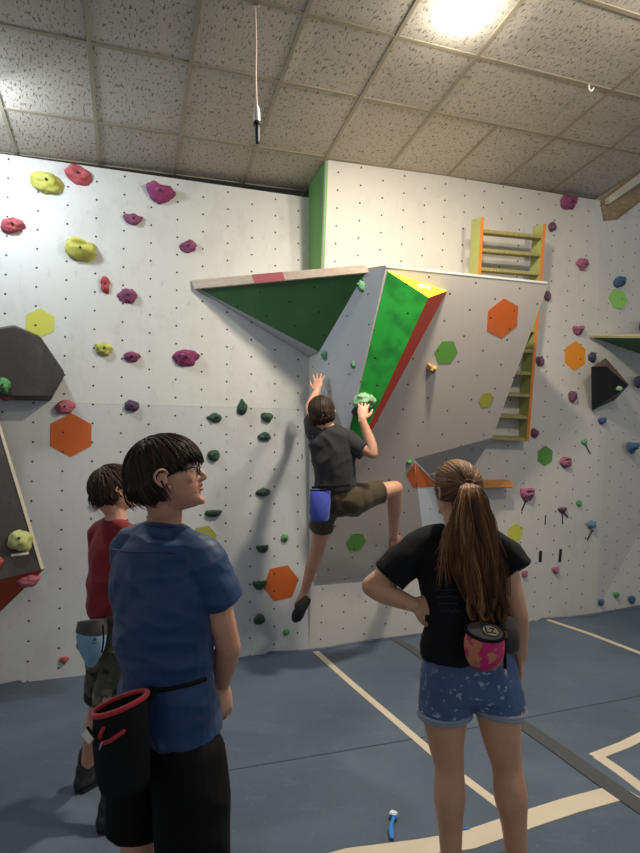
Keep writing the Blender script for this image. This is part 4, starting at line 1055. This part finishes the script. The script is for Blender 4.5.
# ---------------------------------------------------------------- woman with the ponytail
YG = 2.25; rg = random.Random(11)
gal = person(V((P(470, 700, YG).x, YG, 0)), 'person with long auburn ponytail, black t-shirt and denim shorts, hand on hip')
RG = frame((-.06, 1, 0), (0, 0, 1)); rt, fw = RG.col[0].copy(), RG.col[1].copy()
RHG = frame((math.sin(math.radians(-24)), math.cos(math.radians(-24)), .10), (.05, -.1, 1)); HG = .215
hcg = P(456.5, 490, YG)
bm = bmesh.new(); head_bm(bm, hcg, RHG, HG)
ng = P(459, 528, YG-.01)
tube_bm(bm, [hcg+RHG@V((0, -.04, -.03)), P(456, 512, YG), ng, ng-upv*.03], [(.05, .055), (.047, .05), (.052, .05), (.07, .055)], 16, 4, ref=rt)
gR, gL = P(502, 557, YG), P(412, 559, YG)
G_ = lambda x, y, dY=0: P(x, y, YG+dY)
tube_bm(bm, [ng-upv*.02, G_(459, 545), G_(461, 580), G_(464, 615), G_(469, 645), G_(470, 672), G_(471, 682)], [(.06, .05), (.13, .065), (.135, .085), (.118, .08), (.135, .09), (.155, .105), (.14, .09)], 20, 4, ref=rt)
for S in (gR, gL): tube_bm(bm, [ng.lerp(S, .3)-upv*.02, S], [(.04, .035), (.044, .044)], 12, 3)
elg = P(372.5, 586, YG+.02); wrg = P(413, 604.5, YG-.06)
tube_bm(bm, [gL, gL.lerp(elg, .5), elg], [.045, .046, .041], 14, 4)
tube_bm(bm, [elg, elg.lerp(wrg, .35)-upv*.004, wrg], [.041, .041, .0265], 14, 4)
hand_bm(bm, wrg, V((.85, .30, -.12)), V((.1, .9, -.3)), -1, .92, curl=(14, 22, 16), thumb=50, spread=12)
elg2 = P(517.5, 613, YG-.02); wrg2 = P(520, 656, YG+.03)
tube_bm(bm, [gR, gR.lerp(elg2, .5), elg2], [.044, .044, .037], 14, 4)
tube_bm(bm, [elg2, elg2.lerp(wrg2, .35), wrg2], [.038, .037, .026], 14, 4)
hand_bm(bm, wrg2, V((-.06, .10, -1)), V((-1, .1, 0)), 1, .92, curl=(20, 28, 20), thumb=25)
for pts_, rr_ in (
    ([G_(447, 690), G_(445, 715), G_(446, 742), G_(449, 767, .0), G_(449.5, 795, -.012), G_(450, 822), V((P(452, 862, YG).x, YG+.01, .085))], [.090, .082, .066, .054, .058, .046, .035]),
    ([G_(495, 690), G_(498, 712), G_(502, 740), G_(507, 766), G_(510.5, 795, -.012), G_(514, 825), V((P(518, 862, YG).x, YG+.01, .085))], [.090, .082, .068, .055, .060, .046, .035])):
    tube_bm(bm, pts_, rr_, 18, 4); foot_bm(bm, pts_[-1], pts_[-1]+V((0, .2, 0)))
link('body', evaluate(bm, .0045, 5), M['skin2'], gal, True)
for px_ in (452, 518):
    a = V((P(px_, 862, YG).x, YG, 0)); make_shoe(a-V((0, .06, 0)), a+V((0, .2, 0)), V((0, 0, 1)), gal, .25)
# t-shirt
bm = bmesh.new()
TG = [(G_(465, 658.5), .165, .115), (G_(465.5, 645), .163, .112), (G_(466, 622), .156, .105), (G_(464, 600), .156, .108), (G_(461, 575), .160, .112), (G_(459.5, 556), .165, .102), (G_(459.5, 540), .125, .078), (G_(459, 530), .085, .062), (G_(459, 526), .075, .058)]
tube_bm(bm, [a for a, *_ in TG], [(b, c) for _, b, c in TG], 28, 4, ref=rt, cap=False)
sgL = P(389, 577, YG+.005); sgR = P(518, 571, YG-.02)
tube_bm(bm, [G_(447, 535), G_(425, 543), G_(408, 558), sgL], [(.048, .05), (.058, .058), (.068, .066), (.073, .072)], 18, 4, cap=False)
tube_bm(bm, [G_(470, 535), G_(490, 541), G_(505, 555), sgR], [(.048, .05), (.052, .055), (.060, .062), (.064, .064)], 18, 4, cap=False)
me = evaluate(bm, .0055, 4); wrinkle(me, .009, (4, 4, 7), 21, True, .2); wrinkle(me, .0035, (9, 9, 15), 23, True, .1)
tee = link('shirt', me, M['blacktee'], gal, True); tee['label'] = 'black t-shirt'
drape_line('seam_line', tee, [(443.5, 548), (441, 556), (438, 564), (435, 571)], .0022, M['pinkline'], tee)['label'] = 'faded pink line'
drape_line('seam_line', tee, [(499, 540), (503, 548), (507, 557)], .0022, M['pinkline'], tee)
for row, (xa, xb, yy) in enumerate(((438, 458, 590), (437, 457, 597), (439, 456, 604), (441, 459, 611))):
    x = xa
    while x < xb:
        wd = rg.uniform(1.6, 3.2); yj = yy+rg.uniform(-.7, .7)
        drape_line('back_print', tee, [(x, yj), (x+wd*.5, yj-rg.uniform(.5, 1.8)), (x+wd, yj+rg.uniform(-.5, .9))], .0013, M['print'], tee); x += wd+.9
# denim shorts with rolled cuffs
bm = bmesh.new()
tube_bm(bm, [G_(468, 646), G_(469, 660), G_(470, 680), G_(470.5, 694)], [(.150, .108), (.172, .120), (.188, .130), (.186, .125)], 24, 4, ref=rt, cap=False)
tube_bm(bm, [G_(449, 680), G_(446, 697), G_(444.5, 711)], [(.098, .112), (.099, .110), (.098, .108)], 20, 4, ref=rt, cap=False)
tube_bm(bm, [G_(492, 680), G_(496, 695), G_(498.5, 707)], [(.096, .112), (.097, .110), (.096, .108)], 20, 4, ref=rt, cap=False)
ellip_bm(bm, G_(471, 690), .07, .115, .055)
ellip_bm(bm, G_(471, 684), .11, .125, .06)
me = evaluate(bm, .006, 6); wrinkle(me, .005, (8, 8, 5), 31)
sho = link('shorts', me, M['denim'], gal, True); sho['label'] = 'blue denim shorts with a pale flower pattern'
for cx, cy, ti in ((444.5, 710, -.06), (498.5, 706, .06)):
    c_ = G_(cx, cy); bm = bmesh.new()
    ringstrip(bm, [c_+rt*(.094*math.cos(a))+fw*(.106*math.sin(a))+upv*(ti*.10*math.cos(a)*-1) for a in [2*PI*i/22 for i in range(22)]], .0075)
    ringstrip(bm, [c_+upv*-.010+rt*(.094*math.cos(a))+fw*(.106*math.sin(a))+upv*(ti*.10*math.cos(a)*-1) for a in [2*PI*i/22 for i in range(22)]], .0075)
    link('cuff', from_bm(bm), M['denimcuff'], sho, True)['label'] = 'pale rolled cuff'
# hair pulled to a tie, then a wavy tail
tieW = P(468.5, 484.5, YG-.105); tl = RHG.inverted()@(tieW-hcg)/HG; tloc = V((tl.x, tl.y, tl.z+.5))
hg = hair_bm(hcg, RHG, HG, V((0, 0, 1)), lambda q: 0, lambda q: (q.z > .80 or q.y < .18+.25*(q.z-.5)) and q.z > .33-.1*(q.y < -.2), rg, n=2300, infl=.035, r0=.0022, steps=36, step=.0085, target=tloc)
join_float(hg, cap_me(hcg, RHG, HG, (.345, .44, .385), (0, -.055, .60), extra=[((0, -.28, .42), (.24, .16, .16))]), .35)
lay = hg.verts.layers.float['tone']
CT = [(468.5, 484, -.105, .014), (470.5, 489, -.135, .032), (472, 502, -.155, .052), (474, 522, -.155, .068), (476, 548, -.150, .082), (480, 574, -.145, .080), (484, 597, -.140, .068), (487, 611, -.135, .052), (488.5, 622, -.135, .040)]
clumps = []
for i in range(64):
    a = rg.uniform(0, 2*PI); clumps.append((a, math.sqrt(rg.random()), rg.uniform(0, 6.28), rg.uniform(.006, .019), rg.uniform(1.0, 1.9), rg.choice((6, 7, 7, 8, 8, 9, 9)), rg.gauss(.38, .2), rg.uniform(-.012, .012)))
for i in range(1400):
    a0, r0_, ph_, wa, fq, ln, t0_, dr_ = clumps[i % 64]; tone = min(1, max(0, t0_+rg.gauss(0, .16)+(.25 if math.cos(a0) < -.35 else 0)))  # left clumps made lighter, painting highlights into the hair colour
    ja, jb = rg.gauss(0, .10), rg.gauss(0, .12); ph_ += rg.gauss(0, .25); pts = []
    for j, (x, y, dy, w_) in enumerate(CT[:ln]):
        c_ = P(x, y, YG+dy); wv_ = wa*math.sin(ph_+j*fq)*min(1, j/3); tight = 1.25-.10*j
        pts.append(c_+V(((math.cos(a0)*r0_+ja*tight)*w_+wv_+dr_*max(0, j-3)*.6, (math.sin(a0)*r0_+jb*tight)*w_*.5+wv_*.5, rg.uniform(-.004, .004))))
    m = len(pts); k0 = len(hg.verts); rr_ = [.0019*(1 if j < m-3 else (m-j)/3.4) for j in range(m)]
    tube_bm(hg, pts, rr_, 4, 4, cap=False); hg.verts.ensure_lookup_table()
    for j in range(k0, len(hg.verts)): hg.verts[j][lay] = tone
for i in range(60):                                  # loose strands falling left from the tie and nape
    tone = rg.uniform(.5, 1); x0 = rg.uniform(-6, 0); pts = [P(466, 486, YG-.115), P(460+x0*.5, 497, YG-.14), P(455+x0, 520, YG-.15), P(449+x0+rg.uniform(-3, 3), 538, YG-.145), P(445+x0+rg.uniform(-6, 9), 545+rg.uniform(0, 45), YG-.13)]
    k0 = len(hg.verts); tube_bm(hg, pts, [.0016, .0016, .0015, .0012, .0005], 5, 5, cap=False); hg.verts.ensure_lookup_table()
    for j in range(k0, len(hg.verts)): hg.verts[j][lay] = tone
link('hair', from_bm(hg), M['hair_long'], gal, True)['label'] = 'long wavy auburn ponytail'
bm = bmesh.new(); ringstrip(bm, [tieW+V((.016*math.cos(a), -.004+.006*math.sin(a), .015*math.sin(a))) for a in [2*PI*i/12 for i in range(12)]], .006); link('hair_tie', from_bm(bm), M['tie'], gal, True)

# pink chalk bag at her back
b2c = P(485, 668, YG-.16)
b2 = make_bag(b2c, 'pink flowered chalk bag with a dark round top at the back of the ponytailed person')
bm = bmesh.new()
tube_bm(bm, [P(484.5, 635, YG-.19), P(484.5, 644, YG-.19), P(485, 655, YG-.19), P(485.5, 663, YG-.18)], [(.064, .045), (.068, .048), (.064, .048), (.052, .038)], 22, 4, ref=(1, 0, 0), cap=False)
ellip_bm(bm, P(485.3, 661, YG-.182), .054, .042, .026)
me = evaluate(bm, .004, 3); wrinkle(me, .003, (10, 10, 8), 5); o = link('bag_body', me, M['bagpink'], b2, True); o['label'] = 'pink cloth with orange and mauve flowers'
tn = V((.10, -.36, .93)).normalized(); tx = V((1, 0, -.22)); tx = (tx-tn*tx.dot(tn)).normalized(); ty = tn.cross(tx); tcn = P(485, 631.5, YG-.19)
bm = bmesh.new(); ringstrip(bm, [tcn+tx*(.064*math.cos(a))+ty*(.050*math.sin(a)) for a in [2*PI*i/24 for i in range(24)]], .006); link('rim', from_bm(bm), M['bagblack'], b2, True)
bm = prism_bm([tcn+tx*(.062*math.cos(a))+ty*(.048*math.sin(a)) for a in [2*PI*i/24 for i in range(24)]], tn*.004); ft = link('flap', from_bm(bm), M['baggrey'], b2); ft['label'] = 'dark grey top flap with a round pale emblem'
M['emblem'] = mat('pale_emblem_print', srgb(150, 140, 128), .7, .15)
ec = tcn+tx*.018+tn*.005
bm = prism_bm([ec+tx*(.030*math.cos(a))+ty*(.030*math.sin(a)) for a in [2*PI*i/24 for i in range(24)]], tn*.0012); eb_ = link('emblem', from_bm(bm), M['emblem'], ft)
bm = bmesh.new()
for seg in (((-.016, .014), (-.016, -.012), (-.005, -.012)), ((.000, .013), (.014, .013), (.000, -.012), (.015, -.012))):
    tube_bm(bm, [ec+tx*a+ty*b+tn*.0018 for a, b in seg], [.0022]*len(seg), 6, 1)
ringstrip(bm, [ec+tx*(.0285*math.cos(a))+ty*(.0285*math.sin(a))+tn*.0015 for a in [2*PI*i/24 for i in range(24)]], .0014)
link('emblem_letters', from_bm(bm), M['bagblack'], ft, True)
tube('buckle_strap', [P(503, 640, YG-.15), P(505, 655, YG-.15), P(505, 668, YG-.145)], [(.006, .003)]*3, M['bagblack'], b2, 8, 3)
bar('strap_tip', P(505, 668, YG-.147), P(504.5, 675, YG-.147), .006, .004, M['tapew'], b2)
# dark pouch and belt beside it
b3 = empty('belt_pouch', P(510, 652, YG-.13), 'small dark brown pouch on the belt right of the pink chalk bag', 'pouch')
bm = bmesh.new(); tube_bm(bm, [P(508, 622, YG-.10), P(509.5, 634, YG-.12), P(511, 647, YG-.115)], [(.030, .022), (.036, .026), (.030, .022)], 14, 4, ref=(1, 0, 0)); me = evaluate(bm, .004, 3); wrinkle(me, .004, (14, 14, 12), 2); link('pouch_body', me, M['baggrey'], b3, True)
bar('pouch_buckle', P(505, 631, YG-.155), P(507, 638, YG-.155), .014, .006, M['tan_leather'] if 'tan_leather' in M else M['shelfwood'], b3)

# ---------------------------------------------------------------- younger person in red
YK = 2.72; rk = random.Random(5)
kid = person(V((P(112, 700, YK).x, YK, 0)), 'younger person in a dark red t-shirt and camouflage shorts standing at the left')
yk = math.radians(40); RK = frame((math.sin(yk), math.cos(yk), 0), (0, 0, 1)); rt, fw = RK.col[0].copy(), RK.col[1].copy()
hk_ = math.radians(52); RHK = frame((math.sin(hk_), math.cos(hk_), .18), (-.1, 0, 1)); HK = .204; hck = P(114, 489, YK)
K_ = lambda x, y, dY=0: P(x, y, YK+dY)
bm = bmesh.new(); head_bm(bm, hck, RHK, HK)
nk = K_(115, 522)
tube_bm(bm, [hck+RHK@V((0, -.04, -.04)), K_(115, 512), nk-V((0, 0, .02))], [(.045, .05), (.044, .046), (.06, .05)], 14, 4, ref=rt)
kR, kL = nk+rt*.13-upv*.06, nk-rt*.13-upv*.06
tube_bm(bm, [nk-upv*.02, K_(114, 545), K_(113, 575), K_(113, 605), K_(115, 630), K_(116, 645)], [(.06, .05), (.12, .07), (.115, .08), (.105, .075), (.12, .085), (.12, .085)], 18, 4, ref=rt)
for s_, S in ((1, kR), (-1, kL)):
    tube_bm(bm, [nk.lerp(S, .3)-upv*.01, S], [(.035, .03), (.038, .038)], 12, 3)
    el = S-upv*.20+fw*.06-rt*.0*s_; wr = el+fw*.13+rt*(-.05*s_)-upv*.13
    tube_bm(bm, [S, S.lerp(el, .5), el], [.040, .036, .030], 12, 4); tube_bm(bm, [el, wr], [.031, .021], 12, 4); hand_bm(bm, wr, wr-el, V((0, 0, -1)), -s_, .8)
kd1 = V((.45, .89, 0)); kd2 = V((.5, .86, 0)); kf1 = onfloor(74, 796)+kd1*.02; kf2 = onfloor(96, 837)+kd2*.02
kan1 = kf1+kd1*.05+V((0, 0, .10)); kan2 = kf2+kd2*.05+V((0, 0, .10))
kh = K_(114, 645)
for an, hp_, kn in ((kan1, kh-rt*.07, P(100, 706, (kan1.y+YK)/2-.02)), (kan2, kh+rt*.07, P(106, 716, (kan2.y+YK)/2+.04))):
    tube_bm(bm, [hp_, hp_.lerp(kn, .5), kn, kn.lerp(an, .3)+V((0, -.01, 0)), kn.lerp(an, .7), an], [.072, .062, .046, .047, .036, .030], 14, 4); foot_bm(bm, an, an+(kd1 if an is kan1 else kd2))
link('body', evaluate(bm, .0045, 5), M['skin'], kid, True)
hb = hair_bm(hck, RHK, HK, V((0, -.16, 1.03)), lambda q: .60 if q.y > .2 else .50 if q.y > -.16 else .20+max(0, -q.y-.3)*1.2, lambda q: q.z > (.68 if q.y > .25 else .56 if q.y > -.1 else .30), rk, n=800, gravity=.5, infl=.07, r0=.004, steps=22, step=.011)
join_float(hb, cap_me(hck, RHK, HK, (.37, .45, .415), (0, -.065, .63), extra=[((0, -.30, .38), (.26, .15, .20))]), .2)
link('hair', from_bm(hb), M['hair_mid'], kid, True)
bm = bmesh.new()
TK = [(K_(112, 617), .105, .082), (K_(111, 606), .125, .095), (K_(112, 590), .135, .100), (K_(113, 565), .135, .095), (K_(113, 548), .132, .086), (K_(114, 534), .095, .066), (K_(115, 524), .060, .055), (K_(115, 521), .056, .052)]
tube_bm(bm, [a for a, *_ in TK], [(b, c) for _, b, c in TK], 24, 4, ref=rt, cap=False)
tube_bm(bm, [nk-rt*.08-upv*.035, nk-upv*.015, nk+rt*.08-upv*.035], [(.045, .04), (.052, .045), (.045, .04)], 14, 4)
for s_, S in ((1, kR), (-1, kL)):
    tube_bm(bm, [nk+rt*s_*.05-upv*.025, S, S-upv*.10+fw*.02, S-upv*.16+fw*.04], [(.04, .045), (.052, .052), (.056, .056), (.056, .058)], 16, 4, cap=False)
me = evaluate(bm, .0055, 4); wrinkle(me, .008, (5, 5, 8), 13, True, .2); o = link('shirt', me, M['redtee'], kid, True); o['label'] = 'dark red t-shirt'
bm = bmesh.new(); ringstrip(bm, [K_(115, 520.5)+rt*(.056*math.cos(a))+fw*(.052*math.sin(a)) for a in [2*PI*i/14 for i in range(14)]], .005); link('collar', from_bm(bm), M['redneck'], o, True)
bm = bmesh.new()
tube_bm(bm, [K_(113, 611), K_(115, 630), K_(117, 648)], [(.118, .088), (.130, .098), (.130, .10)], 20, 4, ref=rt, cap=False)
for hp_, kn in ((kh-rt*.065, P(101, 698, (kan1.y+YK)/2)), (kh+rt*.065, P(108, 704, (kan2.y+YK)/2+.06))):
    tube_bm(bm, [hp_+upv*.02, hp_.lerp(kn, .5), kn], [.085, .080, .074], 16, 4, cap=False)
me = evaluate(bm, .006, 4); wrinkle(me, .007, (7, 7, 6), 17); link('shorts', me, M['camo'], kid, True)['label'] = 'dark camouflage shorts'
for i, (an, dr) in enumerate(((kan1, kd1), (kan2, kd2))):
    d_ = dr.normalized(); h_ = V((an.x, an.y, 0))-d_*.05; so = make_shoe(h_, h_+d_*.25, V((0, 0, 1)), kid, .225)
    so['label'] = 'black climbing shoe'
    bm = bmesh.new(); tube_bm(bm, [V((an.x, an.y, .085)), V((an.x, an.y, .12)), V((an.x+.005, an.y, .165))], [.040, .040, .041], 12, 3); link('sock', from_bm(bm), M['black'], kid, True)
# light blue chalk bag of the younger person
c4 = P(92, 660, YK-.16); b4 = make_bag(c4, 'light blue and grey chalk bag hanging behind the person in red')
t1 = [P(92, 632, YK-.14), P(91.5, 636, YK-.15), P(91.5, 650, YK-.15), P(91, 661, YK-.14)]
bm = bmesh.new(); tube_bm(bm, t1, [(.060, .04), (.062, .048), (.050, .042), (.026, .026)], 20, 4, ref=(1, 0, -.05), cap=True); me = evaluate(bm, .004, 2); wrinkle(me, .003, (8, 8, 8), 3)
bbody = link('bag_body', me, M['bagblue'], b4, True); bbody['label'] = 'light blue lower panel with a tiny dark emblem'
bm = bmesh.new(); tube_bm(bm, [P(92, 620, YK-.14), P(92, 628, YK-.145), P(91, 634, YK-.148)], [(.061, .042), (.066, .048), (.0655, .051)], 20, 4, ref=(1, 0, .22), cap=False); link('bag_collar', evaluate(bm, .004, 2), M['baggrey'], b4, True)['label'] = 'dark brown-grey upper collar'
tube('side_strap', [P(103, 625, YK-.2), P(103.5, 640, YK-.2), P(102, 652, YK-.19)], [(.004, .004)]*3, M['bagblack'], b4, 8, 3)
tube('loop', [P(80, 642, YK-.16), P(77.5, 645, YK-.16), P(79, 649, YK-.16)], [.006]*3, M['bagblack'], b4, 8, 3)
drape_line('emblem', bbody, [(93.5, 640.5), (94.8, 637.5), (96.2, 640)], .0022, M['bagdark'], b4)
drape_line('emblem', bbody, [(91.5, 643.5), (94.5, 643), (97.5, 643)], .0012, M['bagdark'], b4)

# ---------------------------------------------------------------- climber
YL = 4.22; rc = random.Random(9)
cl = person(P(320, 602, 4.85), 'person climbing in a charcoal t-shirt, one hand on the mint green hold')
T_ = lambda x, y, dY=0: P(x, y, YL+dY)
pel = T_(337, 497, .05); chest = T_(331, 445); nkc = T_(327, 428, .01)
ax = (nkc-pel).normalized(); rt = (T_(349, 438)-T_(314, 434, .02)); rt = (rt-ax*rt.dot(ax)).normalized(); fw = ax.cross(rt)
RHC = frame((-.10, 1, .25), (-.12, -.2, 1)); HCc = .235; hcc = T_(321.5, 413, .02)
bm = bmesh.new(); head_bm(bm, hcc, RHC, HCc)
tube_bm(bm, [hcc+RHC@V((0, -.03, -.03)), T_(325, 424), nkc-ax*.04], [(.055, .055), (.052, .054), (.07, .06)], 14, 4, ref=rt)
sR, sL = T_(346, 439), T_(316, 435, .02)
tube_bm(bm, [nkc-ax*.02, chest, T_(333, 462, .0), T_(335, 480, .02), pel, T_(338, 503, .06)], [(.05, .04), (.125, .07), (.12, .075), (.11, .07), (.115, .08), (.10, .075)], 20, 4, ref=rt)
tube_bm(bm, [nkc, sR], [.05, .055], 12, 3); tube_bm(bm, [nkc, sL], [.05, .055], 12, 3)
eR = T_(372.5, 453.5, -.06); wR = T_(362, 419, -.04)
tube_bm(bm, [sR, sR.lerp(eR, .5), eR], [.052, .048, .038], 14, 4); tube_bm(bm, [eR, eR.lerp(wR, .3)+V((.008, 0, 0)), wR], [.038, .040, .026], 14, 4)
hd = P(363.5, 405, YL+.0)-wR
hand_bm(bm, wR, hd, V((0, 1, -.05)), -1, 1.0, curl=(12, 38, 30), thumb=40, spread=10)
eL = T_(310, 407, .26); wL = T_(317, 391, .40)
tube_bm(bm, [sL, sL.lerp(eL, .5), eL], [.05, .046, .037], 14, 4); tube_bm(bm, [eL, eL.lerp(wL, .35), wL], [.037, .038, .025], 14, 4)
hand_bm(bm, wL, V((.10, .3, 1)), V((.2, 1, -.3)), 1, 1.0, curl=(8, 14, 10), thumb=40, spread=12)
hR, hL = pel+rt*.085-ax*.03, pel-rt*.085-ax*.03
kR = P(395.5, 488, 4.42); aR = P(393, 541, 4.84); kL = P(318, 547, 4.45); aL = P(305, 590, 4.68)
for a, b, c_ in ((hR, kR, aR), (hL, kL, aL)):
    tube_bm(bm, [a.lerp(b, .12), a.lerp(b, .5), b], [.072, .070, .054], 16, 4); tube_bm(bm, [b, b.lerp(c_, .3), b.lerp(c_, .65), c_], [.053, .055, .043, .034], 14, 4)
zf = (PLM.n*-1)
tube_bm(bm, [aR, aR+V((.02, .04, -.03)), aR+V((.05, .10, -.02)), aR+V((.07, .14, .0))], [(.034, .034), (.036, .032), (.04, .024), (.03, .014)], 12, 3)
tube_bm(bm, [aL, aL+V((-.02, .02, -.06)), aL+V((-.05, .05, -.12)), aL+V((-.06, .07, -.16))], [(.034, .034), (.036, .032), (.036, .024), (.03, .014)], 12, 3)
link('body', evaluate(bm, .0045, 5), M['skin'], cl, True)
hb = hair_bm(hcc, RHC, HCc, V((0, -.10, 1.03)), lambda q: .60 if q.y > .2 else .50 if q.y > -.16 else .28+max(0, -q.y-.3)*.8, lambda q: q.z > (.68 if q.y > .25 else .56 if q.y > -.1 else .30), rc, n=700, gravity=.4, infl=.05, r0=.0042, steps=22, step=.011)
join_float(hb, cap_me(hcc, RHC, HCc, (.37, .45, .415), (0, -.065, .63), extra=[((0, -.30, .38), (.26, .15, .20))]), .2)
link('hair', from_bm(hb), M['hair_mid'], cl, True)
bm = bmesh.new()
TC = [(T_(336, 489, .04), .150, .115), (T_(335.5, 480, .03), .148, .112), (T_(334, 465, .01), .150, .108), (T_(332, 450, 0), .158, .105), (T_(330, 438, 0), .140, .09), (T_(328, 431, .01), .085, .066), (T_(327, 427, .01), .064, .058)]
tube_bm(bm, [a for a, *_ in TC], [(b, c) for _, b, c in TC], 24, 4, ref=rt, cap=False)
ellip_bm(bm, T_(330, 446, 0), .15, .10, .10)
m_ = sR.lerp(eR, .72); tube_bm(bm, [nkc+rt*.03-ax*.02, sR, sR.lerp(eR, .4), m_], [(.055, .055), (.068, .066), (.070, .070), (.072, .076)], 16, 4, cap=False)
m_ = sL.lerp(eL, .55); tube_bm(bm, [nkc-rt*.03-ax*.02, sL, sL.lerp(eL, .35), m_], [(.055, .055), (.062, .062), (.064, .064), (.064, .066)], 16, 4, cap=False)
me = evaluate(bm, .006, 4); wrinkle(me, .012, (5, 5, 7), 41, True, .2); link('shirt', me, M['chartee'], cl, True)['label'] = 'charcoal t-shirt'
bm = bmesh.new()
tube_bm(bm, [T_(335.5, 484, .04), pel, T_(338, 505, .06)], [(.142, .108), (.146, .112), (.13, .105)], 20, 4, ref=rt, cap=False)
tube_bm(bm, [hR, hR.lerp(kR, .35), hR.lerp(kR, .68)], [.100, .096, .090], 18, 4, cap=False)
tube_bm(bm, [hL, hL.lerp(kL, .35), hL.lerp(kL, .58)], [.098, .094, .088], 18, 4, cap=False)
ellip_bm(bm, hR, .125, .115, .115); ellip_bm(bm, hL, .115, .11, .11); ellip_bm(bm, hR.lerp(kR, .18), .12, .11, .11)
ellip_bm(bm, T_(340, 505, .05), .12, .10, .09)
ellip_bm(bm, T_(350, 505, .08), .12, .10, .09)
me = evaluate(bm, .006, 6); wrinkle(me, .008, (8, 8, 8), 43); link('shorts', me, M['olive'], cl, True)['label'] = 'dark olive shorts'
d_ = (V((-.45, .45, -.85))).normalized(); h_ = aL+V((.03, -.02, -.05)); make_shoe(h_, h_+d_*.25, V((-.3, -.85, .1)), cl, .25, laces=False)
d_ = V((.30, .80, .25)).normalized(); h_ = aR+V((-.015, -.04, -.075)); o = make_shoe(h_, h_+d_*.25, V((0, -.3, 1)), cl, .24, laces=False, m='shoepink')
b5c = T_(320, 521, -.07); b5 = make_bag(b5c, 'royal blue chalk bag hanging at the back of the climber')
bm = bmesh.new(); tube_bm(bm, [T_(320.5, 490, -.07), T_(320, 500, -.08), T_(320, 512, -.08), T_(320, 520, -.075)], [(.066, .045), (.070, .055), (.070, .055), (.062, .048)], 20, 4, ref=rt, cap=False)
me = evaluate(bm, .005, 3); wrinkle(me, .008, (7, 7, 7), 9); o = link('bag_body', me, M['bagroyal'], b5, True)
bm = bmesh.new(); rc_ = T_(320.5, 489, -.07); ringstrip(bm, [rc_+rt*(.068*math.cos(a))+V((0, 1, .1)).normalized()*(.048*math.sin(a)) for a in [2*PI*i/18 for i in range(18)]], .007); link('rim', from_bm(bm), M['bagblack'], b5, True)
tube('belt', [T_(312, 488, -.03), T_(322, 486.5, -.105), T_(336, 486, -.115), T_(350, 485, -.08)], [(.010, .003)]*4, M['bagblack'], b5, 8, 4, ref=(0, 0, 1))
